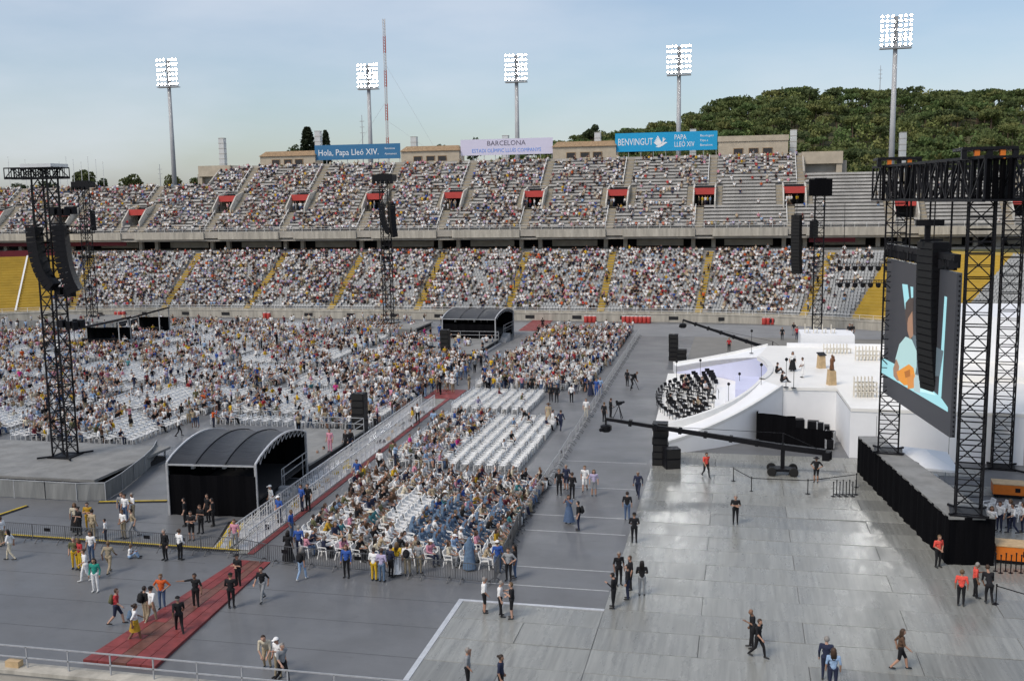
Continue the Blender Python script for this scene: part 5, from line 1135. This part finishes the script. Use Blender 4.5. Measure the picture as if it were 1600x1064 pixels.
lh=ellip(.108,.102,.125,(-.008,0,.026),12,7,-.5,hairf); lh.add([(-.10,-.09,.02),(-.02,-.11,.0),(-.03,-.12,-.22),(-.12,-.10,-.30),(-.15,0,-.33),(-.12,.10,-.30),(-.03,.12,-.22),(-.02,.11,.0),(-.10,.09,.02),(-.13,0,.03),(-.04,-.07,-.2),(-.04,.07,-.2)],[(0,1,2,3),(0,3,4,9),(9,4,5,8),(8,5,6,7),(3,2,10,4),(4,11,6,5),(4,10,11)])
HM['long']=lh.mesh('hair',None,True); HM['bald']=None
bn=ellip(.105,.098,.122,(-.006,0,.028),12,7,-.5,hairf); b2=ellip(.05,.05,.05,(-.12,0,.06),8,6); bn.add(b2.v,b2.f); HM['bun']=bn.mesh('hair',None,True)
cp=ellip(.112,.104,.10,(-.004,0,.055),12,5,0.); cp.add([(.09,-.07,.06),(.19,-.05,.045),(.19,.05,.045),(.09,.07,.06),(.09,-.07,.07),(.19,-.05,.055),(.19,.05,.055),(.09,.07,.07)],[(3,2,1,0),(4,5,6,7),(0,1,5,4),(1,2,6,5),(2,3,7,6)]); CAPM=cp.mesh('cap',None,True)
ht=ellip(.112,.104,.11,(-.004,0,.06),12,5,0.); ht.lathe([(.21,.045),(.21,.055),(.09,.09)],14); HATM=ht.mesh('hat',None,True)
vl=ellip(.118,.112,.135,(-.012,0,.022),12,7,-.4,hairf); vl.add([(-.11,-.10,.03),(.0,-.12,-.02),(-.04,-.19,-.25),(-.17,-.15,-.42),(-.2,0,-.46),(-.17,.15,-.42),(-.04,.19,-.25),(.0,.12,-.02),(-.11,.10,.03),(-.14,0,.04)],[(0,1,2,3),(0,3,4,9),(9,4,5,8),(8,5,6,7)]); VEIL=vl.mesh('veil',None,True)
def skirt(z0,z1,w0,w1):
    mb=MB(); n=14; vs=[]
    for z,w,k in ((z0,w0,0),((z0+z1)/2,(w0+w1)/2,.5),(z1,w1,1)):
        for i in range(n): a=2*math.pi*i/n; rr=w*(1+.08*k*math.sin(a*5)); vs.append((rr*.82*math.cos(a),rr*math.sin(a),z))
    return mb.add(vs,[(j*n+i,(j+1)*n+i,(j+1)*n+(i+1)%n,j*n+(i+1)%n) for j in range(2) for i in range(n)]).mesh('skirt',None,True)
SKM={'knee':skirt(1.04,.52,.155,.27),'long':skirt(1.04,.12,.155,.33),'robe':skirt(1.36,.08,.19,.34)}
bp_=ellip(.10,.17,.25,(0,0,0),10,8); b2=ellip(.06,.12,.11,(-.08,0,-.08),8,6); bp_.add(b2.v,b2.f); PACK=bp_.mesh('backpack',None,True)
npers=0
def person(x,y,z,hdg,ps,top,bot,label,hair='short',hc=None,skin=None,sleeve='short',legs='long',extra=(),scale=1.,group=None,shoe=0):
    global npers; npers+=1
    o=link('person',BODY[ps],None,(x,y,z),hdg,label=label,cat='person',group=group); o.scale=(scale*1.12,scale*1.10,scale*1.02)
    sk=MSK[random.randrange(5) if skin is None else skin]; hm=MHA[random.randrange(6) if hc is None else hc]
    tm,bm_=MC[top],MC[bot]; ms=[sk,tm,bm_,M_shoe[shoe],hm if hair!='bald' else sk,tm if sleeve=='long' else sk,bm_ if legs=='long' else sk]
    for s,m in zip(o.material_slots,ms): s.link='OBJECT'; s.material=m
    hd=HEAD[ps]
    def child(name,me,m,loc,r=(0,0,0)):
        c=link(name,me,o,tuple(loc)); c.rotation_euler=r
        if not me.materials: me.materials.append(slotm[0])
        c.material_slots[0].link='OBJECT'; c.material_slots[0].material=m; return c
    if HM.get(hair): child('hair',HM[hair],hm,hd)
    for e in extra:
        if e.startswith('cap'): child('cap',CAPM,MC[e.split(':')[1]],hd)
        elif e.startswith('hat'): child('hat',HATM,MC[e.split(':')[1]],hd)
        elif e.startswith('veil'): child('veil',VEIL,MC[e.split(':')[1]],hd)
        elif e.startswith('pack'): child('backpack',PACK,MC[e.split(':')[1]],(hd[0]-.22,0,hd[2]-.38))
        elif e.startswith('skirt'): _,k,c=e.split(':'); child('skirt',SKM[k],MC[c],(0,0,0))
        elif e.startswith('bag'): child('shoulder_bag',PACK,MC[e.split(':')[1]],(-.02,.28,.88)).scale=(.8,.5,.6)
    return o
def pp_(px,py,deg,ps,top,bot,label,z=0.,**k):
    p=G(px,py,z); return person(p[0],p[1],z+(.035 if z==0 and p[0]>-13 else .008),R(deg),ps,top,bot,label,**k)
V=pp_
# ---- red ramp and floor at the left
V(4,853,180,'stand','white','khaki','person in white shirt and khaki trousers at the left picture edge'); V(17,875,200,'walk2','white','cream','person in white top and cream trousers walking near left edge',hair='long')
V(119,830,300,'stand','cream','black','person in pale top with round black bag before the platform',hair='long',extra=('bag:black','skirt:long:black')); V(125,836,250,'phone','black','black','person in black and white beside the round bag carrier',hair='bun')
V(139,829,280,'fold','mustard','mustard','person in mustard top left of the beige shirt'); V(146,841,80,'stand','beige','khaki','person in beige shirt seen from behind before the platform',sleeve='long')
V(166,846,200,'stand','white','navy','child in white shirt near the left barriers',scale=.78); V(194,841,250,'clasp','white','khaki','person in white top and khaki trousers in the group of four'); V(209,840,210,'walk','beige','grey','person in beige shirt and grey trousers in the group of four')
V(197,815,260,'stand','white','denim','person in white shirt behind the group of four',hair='bun'); V(209,813,230,'fold','white','khaki','person in white shirt, rearmost near the group of four'); V(192,812,300,'stand','grey','navy','person in grey shirt at the platform corner')
V(118,888,290,'stand','olive','yellow','person in olive top and yellow trousers at the left barriers'); V(127,890,240,'phone','red','yellow','person in red and yellow at the left barriers',hair='long'); V(144,878,270,'stand','white','denim','person in white top and blue jeans leaning at the barriers',hair='long')
V(135,908,230,'walk2','white','white','person all in white holding papers',hair='bun',shoe=1); V(150,924,280,'stand','green','white','person in green jacket and white trousers',sleeve='long',hair='long',shoe=1); V(171,896,95,'walk','khaki','beige','person in brown shirt and beige trousers walking away')
V(203,872,20,'floor','white','light blue','child in white and blue sitting on the floor at the barrier',scale=.85); V(259,875,250,'stand','black','black','person in black leaning at the barrier left of the tent',sleeve='long'); V(282,875,70,'ear','white','black','person in white top and black leggings at the barrier',hair='bun',sleeve='long')
for i,(x,y,ps,d) in enumerate(((290,822,'stand',200),(300,844,'fold',280),(315,833,'phone',260),(334,822,'clasp',200),(326,815,'stand',250))): V(x,y,d,ps,'black','black','crew person in black before the near tent, %s from left'%ordn([290,300,315,326,334].index(x)+1),legs='short' if i==1 else 'long')
V(368,858,270,'stand','pink','grey','person in pink top at the corner of the walkway'); V(373,917,250,'fold','black','black','guard in black cap at the ramp head, upper',extra=('cap:black',)); V(362,950,100,'clasp','black','black','guard in black cap on the ramp, lower of the pair',extra=('cap:black',),sleeve='long')
V(307,950,270,'point','black','black','man in black shirt with arm outstretched on the red ramp'); V(281,990,130,'walk','black','black','person in black with cap and lanyard on the red ramp',extra=('cap:black',)); V(254,951,280,'hips','orange','denim','person in orange top and jeans beside the red ramp',hair='bun')
V(228,972,60,'stand','black','beige','person with black backpack beside the red ramp',extra=('pack:black',),shoe=1); V(237,973,80,'walk2','white','khaki','person in white shirt with navy straps beside the red ramp',extra=('cap:black',),shoe=1); V(183,976,20,'walk','red','navy','person in red shirt and blue shorts with backpack',legs='short',extra=('pack:olive',))
V(212,1002,40,'walk2','white','mustard','person in white top and mustard skirt with blue backpack',hair='bun',extra=('skirt:knee:mustard','pack:slate blue'),legs='short',shoe=1)
V(411,939,265,'walk','black','grey','man in black shirt and grey trousers walking to the camera'); V(418,1043,285,'bend','cream','beige','person in pale clothes carrying a dark bag at bottom left',extra=('bag:black',)); V(436,1058,250,'phone','white','khaki','person in white cap behind the grey shirt man',extra=('cap:white',)); V(442,1068,330,'walk','grey','black','man in grey shirt and black trousers at the bottom edge')
# ---- before and around the near block
V(451,878,90,'phone','black','black','woman in black dress with long hair near the walkway corner',hair='long',hc=0,extra=('skirt:long:black',)); V(468,869,100,'stand','blue','navy','man in blue polo shirt near the walkway corner'); V(472,906,80,'walk2','black','light blue','person with dark backpack and light jeans before the barrier',hair='long',extra=('pack:black',),shoe=1)
V(542,902,270,'stand','blue','black','volunteer in blue jacket at the near barrier',sleeve='long',hair='long'); V(585,907,80,'stand','white','yellow','person in white top and yellow trousers at the near barrier'); V(597,909,85,'stand','lilac','slate blue','person in lilac top and blue trousers at the near barrier',hair='bun'); V(611,902,60,'clasp','navy','black','person in navy beside the lilac top at the barrier')
V(621,898,90,'stand','yellow','white','person in yellow top and white skirt at the barrier',hair='long',extra=('skirt:long:white',)); V(637,899,95,'stand','white','khaki','person with black backpack in white at the barrier',extra=('pack:black',)); V(655,896,80,'stand','grey','khaki','person in grey shirt and khaki trousers at the barrier'); V(456,842,0,'stand','blue','denim','blue shirted volunteer at the block corner')
V(734,890,100,'stand','slate blue','slate blue','sister in slate blue robe and veil standing at the block end',extra=('skirt:robe:slate blue','veil:slate blue'),hair='bald'); V(778,896,110,'stand','blue','denim','person in bright blue shirt and jeans at the block corner',extra=('cap:white',)); V(795,908,260,'hips','grey','black','man in grey shirt at the block corner'); V(805,903,200,'stand','black','denim','woman with long dark hair and jeans at the block corner',hair='long',hc=0)
V(757,958,20,'ear','white','black','man in white tee and black shorts on the floor edge',legs='short'); V(782,964,10,'phone','white','black','man in white tee and black trousers on the floor edge'); V(800,967,190,'fold','black','black','person in black shorts beside the two white tees',legs='short')
V(731,1078,10,'ear','grey','black','person in grey with raised hand, cut by the bottom edge'); V(783,1090,0,'stand','navy','black','person in dark shirt, head only at the bottom edge',hair='bun')
V(437,818,250,'clasp','blue','navy','volunteer in blue with white cap inside the walkway fence',extra=('cap:white',)); V(472,799,240,'stand','blue','navy','volunteer in blue on the walkway beside a man in black'); V(482,798,260,'stand','black','black','man in black on the walkway beside a blue volunteer'); V(424,800,230,'stand','white','white','person in white cap behind the walkway fence',extra=('cap:white',))
V(541,706,250,'stand','black','black','man in black suit left of the walkway, left of the pair',sleeve='long'); V(549,704,240,'stand','black','navy','man in dark suit left of the walkway, right of the pair',sleeve='long'); V(559,756,265,'walk','blue','light blue','volunteer in blue walking along the walkway'); V(594,739,80,'stand','white','black','person in white shirt and black trousers right of the walkway'); V(618,729,20,'photo','light blue','navy','man in light blue shirt pointing right of the walkway'); V(678,672,90,'stand','light blue','navy','man in light blue shirt from behind right of the walkway')
V(645,667,200,'stand','yellow','white','volunteer in yellow with white trousers on the walkway',hair='long'); V(653,661,270,'stand','white','black','person in white and black on the walkway'); V(615,724,90,'stand','olive','black','person in olive left of the walkway fence',sleeve='long'); V(498,722,250,'floor','olive','khaki','person in olive sitting on the deck behind the tent'); V(508,716,240,'floor','navy','pink','person in navy sitting on the deck behind the tent'); V(516,706,260,'stand','pink','pink','person in pink standing on the deck behind the tent',z=.75)
# ---- between block and stage
for x,y,d,ps,t,b,l,k in ((874,774,270,'stand','black','black','person in black, left of three at the barrier corner',{}),(885,766,250,'stand','navy','navy','person in navy, middle of three at the barrier corner',dict(legs='short')),(894,780,80,'fold','black','black','person in black, right of three at the barrier corner',{}),(914,768,270,'walk2','white','white','tourist in white shirt and shorts with backpack',dict(legs='short',extra=('pack:grey',))),(928,775,280,'stand','lilac','grey','woman in lilac shorts outfit beside the tourist',dict(legs='short',hair='long',hc=3)),
  (997,778,265,'walk','navy','navy','man in dark suit walking alone on the grey floor',dict(sleeve='long')),(889,818,260,'photo','denim','denim','woman in long blue denim dress',dict(hair='long',extra=('skirt:long:denim',))),(904,829,190,'stand','black','navy','person in black with bag beside the denim dress',dict(extra=('pack:black',))),(980,813,90,'stand','black','denim','man in black shirt and jeans on the floor joint',{}),(991,849,95,'clasp','black','black','crew person in black cap on the floor joint',dict(extra=('cap:black',))),
  (959,951,170,'phone','black','black','man in black suit reading his phone, left of the group',dict(sleeve='long')),(981,937,180,'stand','black','navy','person in black in the middle of the dark group',dict(sleeve='long')),(985,922,200,'stand','black','black','tall man in black, rear of the dark group',{}),(967,915,300,'stand','black','black','man in black, back left of the dark group',dict(hc=4)),(1003,931,100,'fold','black','grey','woman with long black hair and grey trousers',dict(hair='long',hc=0)),
  (1149,819,270,'fold','black','black','guard in black standing alone on the metal floor',{}),(1175,1013,190,'phone','black','black','bald man in black walking on the metal floor',dict(hair='bald')),(1184,1028,330,'walk','black','black','man in black with backpack walking behind the bald man',dict(extra=('pack:black',),scale=.98)),(1290,1063,80,'stand','navy','navy','man in navy suit from behind at the bottom edge',dict(sleeve='long',scale=1.04)),(1301,1080,90,'stand','light blue','navy','woman with long brown hair in pale shirt at the bottom edge',dict(hair='long',hc=2)),
  (1406,1047,0,'walk','brown','black','woman with long hair and black shorts walking with a phone',dict(hair='long',hc=2,legs='short')),(1465,887,300,'clasp','hi-vis red','black','steward in red vest beside the riser front corner',{}),(1501,947,80,'stand','hi-vis red','black','steward in red vest with fair hair, lower of the three',dict(hair='bun',hc=3)),(1523,934,0,'phone','hi-vis red','black','steward in red vest facing the man in black',dict(hc=4)),(1545,943,90,'bend','black','black','man in black bending by the lone stanchion',{}),
  (1103,746,300,'walk','hi-vis red','black','steward in red vest walking before the near ramp',{}),(1275,754,250,'hips','black','black','crew person in black shorts beside the crane dolly',dict(legs='short',extra=('hat:black',))),
  (876,673,80,'walk','navy','navy','man in navy suit walking away along the aisle',dict(sleeve='long')),(857,661,90,'stand','beige','beige','woman in long beige dress and dark hat',dict(extra=('hat:brown','skirt:long:beige'))),(893,629,90,'stand','white','black','person in white tee and dark trousers in the aisle',{}),(861,628,270,'stand','black','black','man in black, left of the dark pair in the aisle',dict(sleeve='long')),(870,629,260,'stand','black','black','man in black, right of the dark pair in the aisle',dict(sleeve='long')),(880,609,250,'stand','black','navy','man in dark suit behind the dark pair',{}),(832,613,260,'stand','black','black','person in black near the empty chair rows',{}),
  (826,612,240,'stand','grey','black','person in grey near the empty chair rows',{}),(914,611,270,'stand','black','black','person in black, first of the row by the long barrier',{}),(923,619,280,'stand','navy','navy','person in navy, second of the row by the long barrier',dict(extra=('skirt:long:navy',))),(932,619,260,'stand','blue','blue','person in blue, third of the row by the long barrier',{}),(938,617,250,'stand','light blue','blue','person in light blue, fourth of the row by the long barrier',{}),(916,653,270,'stand','white','cream','person in white at the long barrier',{}),
  (944,660,60,'stand','black','black','crew person in black left of the tripod camera',{}),(954,653,30,'clasp','black','black','camera operator in black behind the tripod camera',{}),(980,604,60,'stand','black','black','crew person in black at the farther tripod camera',{}),(987,607,20,'bend','black','black','camera operator bending at the farther tripod camera',{}),(826,668,180,'bend','black','black','person in black bending over the empty chairs',{}),(1222,532,270,'stand','black','black','person in black on the far apron behind the stage',{}),(1240,524,250,'stand','black','grey','person in dark clothes by the far wall right of the apron',{}),(1245,531,260,'stand','red','navy','person in red shirt behind the stage',{}),
  (687,526,90,'stand','blue','blue','person in blue left of the far tent',{}),(630,565,200,'walk','white','khaki','person in white walking before the middle platform',{}),(1139,550,270,'stand','red','black','person in red top behind the far ramp',{}),(1050,562,270,'stand','red','black','person in red and black at the far speaker stack',{}),(848,515,90,'stand','black','black','guard in black on the far end of the red boards',{}),(842,527,80,'stand','black','black','second guard in black on the far red boards',{}),(660,560,300,'stand','olive','olive','camera crew person in olive left of the far tent',{})): V(x,y,d,ps,t,b,l,**k)
for x,y,d,ps,t,b,l,k in ((1238,580,280,'stand','white','black','woman in white top and long black skirt on the white stage',dict(extra=('skirt:long:black',),hair='long',hc=0)),(1254,590,200,'clasp','white','white','musician in white with instrument on the white stage',{}),(1213,583,0,'floor','black','black','crew person in black crouching on the stage edge, upper',{}),(1221,597,10,'floor','black','black','crew person in black sitting on the stage edge, lower',{}),(1327,531,250,'stand','black','black','person in black and white beside the rear block, left',dict(extra=('bag:white',))),(1331,531,260,'stand','black','black','person in black beside the rear block, right',{})): V(x,y,d,ps,t,b,l,z=DZ,**k)
for i,(x,y,ps) in enumerate(((1548,838,'clasp'),(1561,830,'stand'),(1577,826,'stand'),(1582,834,'walk2'),(1597,832,'stand'))): V(x,y,250-20*i,ps,'white','navy','choir member in white shirt behind the riser, %s from left'%ordn(i+1),hair=('long','short')[i%2])
for i in range(7):
    x,y,f=orch[(i*7+3)%len(orch)]; person(x,y,.66,f,'sit',('white','black','beige','maroon','white','cream','black')[i],'black','musician in %s seated in the bowl, %s counted from the steps'%(('white','black','beige','maroon','white','cream','black')[i],ordn(i+1)),group='seated musicians')
nstand=npers
# ---- people seated in the near block (individuals)
NB=[c for c in chairs_ind]; 
def near_col(x,y):
    if -19.2<x<-13.2 and 53<y<60.5 and random.random()<.72: return 'slate blue'
    return random.choices(['white','black','beige','brown','navy','maroon','pink','blue','cream','grey','mustard','orange','light blue','olive','teal'],[15,22,9,11,13,7,5,4,6,6,3,2,5,6,3])[0]
def near_occ(x,y):
    if x<-21.5 and y<58.5: return .62
    if -20.6<x<-18.4 and 55<y<62: return .12
    if y<53.2: return .62
    return .94
cand=[c for c in NB if random.random()<near_occ(c[0],c[1])]
room=300-nstand; random.shuffle(cand); cand.sort(key=lambda c:c[1]); ind=cand[:room]; rest_near=cand[room:]
for x,y,r_,s in ind:
    c=near_col(x,y); ps=random.choices(['sit','sit_lean','sit_back','sit_phone'],[4,3,2,2])[0]; ex=(); hr_=random.choices(['short','long','bun','bald'],[5,4,2,.5])[0]
    if c=='slate blue': ex=('veil:slate blue',); hr_='bald'
    elif random.random()<.07: ex=('cap:white',)
    elif random.random()<.04: ex=('hat:cream',)
    b='slate blue' if c=='slate blue' else random.choice(['black','denim','navy','beige','khaki','white','grey'])
    person(x+.03,y,.0,random.gauss(0,.38),ps,c,b,'person in %s seated in near chair block, %s row from walkway, %s seat back'%(c,ordn(r_),ordn(s)),hair=hr_,extra=ex,sleeve='long' if c=='slate blue' or random.random()<.3 else 'short',scale=random.uniform(.94,1.05),group='audience in the near chair block')
# ================================================================ crowds
CN=list(CL); CA=np.array([CL[c] for c in CN])
def palette(n,wts):
    w_=np.array([wts.get(c,0) for c in CN],float); return CA[rng.choice(len(CN),n,p=w_/w_.sum())]*rng.uniform(.75,1.12,(n,1))
W_st={'white':40,'cream':7,'grey':11,'black':16,'navy':11,'blue':2.5,'light blue':5,'pink':5,'red':3.5,'maroon':5,'yellow':2.5,'beige':7,'lilac':6,'orange':1.8,'brown':6,'olive':3}
W_fd={'white':44,'cream':6,'grey':9,'black':18,'navy':11,'blue':2.5,'light blue':6,'pink':3,'red':2,'maroon':4,'yellow':5,'beige':5,'lilac':4,'orange':1.,'brown':3,'teal':.6,'olive':3,'magenta':.4}
W_bt={'black':22,'navy':14,'denim':20,'beige':10,'khaki':10,'white':8,'grey':8,'light blue':3}
def crowd(name,rows,lod,label,wt,brightmix=0.):
    """rows: (x,y,z,heading,posename,scale)"""
    Ps=[];Fs=[];Cs=[];base=0; rows=list(rows)
    by={}
    for r_ in rows: by.setdefault(r_[4],[]).append(r_)
    for ps,rr in by.items():
        V_,F_,reg=lod[ps]; a=np.array([(r_[0],r_[1],r_[2],r_[3],r_[5]) for r_ in rr]); n=len(a); c,s=np.cos(a[:,3])[:,None],np.sin(a[:,3])[:,None]; sc_=a[:,4][:,None]
        x,y,z=V_[None,:,0]*sc_,V_[None,:,1]*sc_,V_[None,:,2]*sc_
        Ps.append(np.stack([a[:,0:1]+x*c-y*s,a[:,1:2]+x*s+y*c,a[:,2:3]+z],-1).reshape(-1,3)); Fs.append((F_[None]+(np.arange(n)*len(V_))[:,None,None]).reshape(-1,3)+base); base+=n*len(V_)
        top=palette(n,wt); bot=palette(n,W_bt); sk=np.array(SKIN)[rng.integers(0,5,n)]; ha=np.array(HAIR)[rng.integers(0,6,n)]
        capm=rng.random(n)<.13; ha[capm]=(.62,.62,.60); sleeve=rng.random(n)<.25; shorts=rng.random(n)<.25
        tab=np.zeros((n,7,3)); tab[:,0]=sk;tab[:,1]=top;tab[:,2]=bot;tab[:,3]=(.03,.03,.03);tab[:,4]=ha;tab[:,5]=np.where(sleeve[:,None],top,sk);tab[:,6]=np.where(shorts[:,None],sk,bot)
        Cs.append(tab[:,reg].reshape(-1,3))
    me=mesh_np(name,np.concatenate(Ps),np.concatenate(Fs),np.concatenate(Cs),M_crowd); return link(name,me,label=label,cat='crowd',kind='stuff')
M_crowd=attr_mat('crowd_clothing',.85)
SITS=['sit','sit_lean','sit_back','sit_phone']
def sits(): return SITS[rng.choice(4,p=[.45,.2,.2,.15])]
rows=[]
for x,y,o in slots:
    if rng.random()<o: rows.append((x+.02,y,0,rng.normal(0,.35),sits(),rng.uniform(.93,1.05)))
for x,y,r_,s in rest_near: rows.append((x+.03,y,0,rng.normal(0,.25),sits(),rng.uniform(.94,1.05)))
STD=['stand','fold','phone','hips','walk','walk2','clasp','photo','ear']
def sprinkle(n,poly,exclude=()):
    poly=np.array(poly); mn,mxx=poly.min(0),poly.max(0); k=0
    while k<n:
        p=rng.uniform(mn,mxx); ins=False; j=len(poly)-1
        for i in range(len(poly)):
            if (poly[i,1]>p[1])!=(poly[j,1]>p[1]) and p[0]<(poly[j,0]-poly[i,0])*(p[1]-poly[i,1])/(poly[j,1]-poly[i,1])+poly[i,0]: ins=not ins
            j=i
        if ins: rows.append((p[0],p[1],0,rng.uniform(0,6.28),STD[rng.integers(9)],rng.uniform(.92,1.05))); k+=1
LF=[(-57,73),(-45.5,74),(-45,84),(-38,88),(-38,101),(-31.5,101),(-32.5,121),(-41,122),(-42,140),(-62,141),(-62,154.5),(-122,150),(-120,140),(-75,90)]
sprinkle(680,LF); sprinkle(60,[(-37.5,80.5),(-31,80.5),(-30.6,100),(-37.5,100)]); sprinkle(120,[(-38,100),(-29.8,100),(-30.5,121),(-38,121)]); sprinkle(34,[(-31,98),(-28.4,98),(-29.5,121),(-32,121)])
sprinkle(40,[(-27.5,101),(-24,101),(-25,121),(-28.2,121)]); sprinkle(26,[(-24,101.5),(-15,101.5),(-15,104),(-24,104)]); sprinkle(60,[(-26,117.5),(-15,117.5),(-15,120),(-27,120)]); sprinkle(70,[(-26,128),(-15,128),(-15,151),(-27,151)]); sprinkle(22,[(-40,122),(-32,122),(-32,134),(-40,134)])
sprinkle(25,[(-61,152),(-45,156),(-61,157.5)])
# people standing packed along the edges of the near block
crowd('field_crowd',rows,LOD1,'mass of people seated and standing on the field beyond the near block',W_fd)
nfield=len(rows)
rows=[]
occ=set()
def lz(x,y): return .5+.5*math.sin(x*.45+2*math.sin(y*.9))*math.sin(y*.8+x*.11)
for k,(x,y,z,nx,ny,u,i) in enumerate(seat_slots):
    xs_=x; p=.86 if u<63 else .0
    if 58<u<=66: p=.75 if i>(u-58)*2.2 else .25
    if u>66: p=.01
    p*=.46+.62*lz(u,i*.8)
    if i<2: p*=.8
    if rng.random()<p: occ.add(k); rows.append((x-nx*.03,y-ny*.03,z-.02,math.atan2(-ny,-nx)+rng.normal(0,.3),sits() if rng.random()>.05 else STD[rng.integers(4)],rng.uniform(.86,.99)))
for u in AU:
    for i in range(NROW):
        if u<62 and rng.random()<.42: q=path(u+rng.uniform(-.45,.45),D0+TD*i+.4); rows.append((q[0],q[1],Z0+RI*i+.1,rng.uniform(0,6.28),STD[rng.integers(4)] if rng.random()<.5 else 'sit',1.))
crowd('lower_tier_crowd',rows,LOD2,'dense crowd seated in the lower tier of the far stand',W_st)
free=[s for k,s in enumerate(seat_slots) if k not in occ]
T=np.array([(x,y,z,ny,-nx,1.) for x,y,z,nx,ny,u,i in free]); o=bulk('tier_seats',sv,sf,T,M_seat,gs,kind='stuff'); o.matrix_parent_inverse=Matrix.Translation((-OC,-170,0))
nlow=len(rows); rows=[]
for i in range(NU):
    y=UY0+.3+TU*i+.5; z=rowz(i); x0,x1=(XL,XR) if i<NWG else (XC0,XC1); aa=np.array(aisles(i)); x=x0+.4
    while x<x1-.4:
        c=aa[np.argmin(abs(aa-x))]; hw=2.0 if (c in VX or c in VW) and 2<=i<=11 else .85
        if abs(x-c)>hw:
            if x<-36: p=.80
            elif x<-21: p=.66
            elif x<-6: p=.50 if i<7 or i>14 else .40
            elif x<9: p=.62 if i>14 else (.30 if i in(0,1) else .06 if i<11 else .25)
            else: p=.015 if x>12 else .12
            if i==0 and x<9: p=max(p,.8)
            if x<9: p*=.55+.55*lz(x,i*1.1)
            if rng.random()<p: rows.append((x,y-.05,z-.06,-math.pi/2+rng.normal(0,.25),sits() if rng.random()>.04 else 'stand',rng.uniform(.86,.99)))
        x+=.52
for x in VX:
    for k in range(5): rows.append((x+rng.uniform(-1.5,1.5),UY0+.3+TU*6.3+rng.uniform(0,1.2),rowz(6),rng.uniform(3.6,5.8),'stand',1.))
for k in range(30): x=rng.uniform(XC0+2,XC1); rows.append((x,YB-.3,rowz(NU-1)-.3,-math.pi/2,'stand',1.))
crowd('upper_tier_crowd',rows,LOD2,'crowd seated on the benches of the upper tier',W_st)
print('TRIS',sum(sum(len(p.vertices)-2 for p in m.polygons) if len(m.polygons)<20000 else len(m.loops)-2*len(m.polygons) for m in bpy.data.meshes if m.users),'people',npers,nfield,nlow,len(rows),'objects',len(bpy.data.objects))
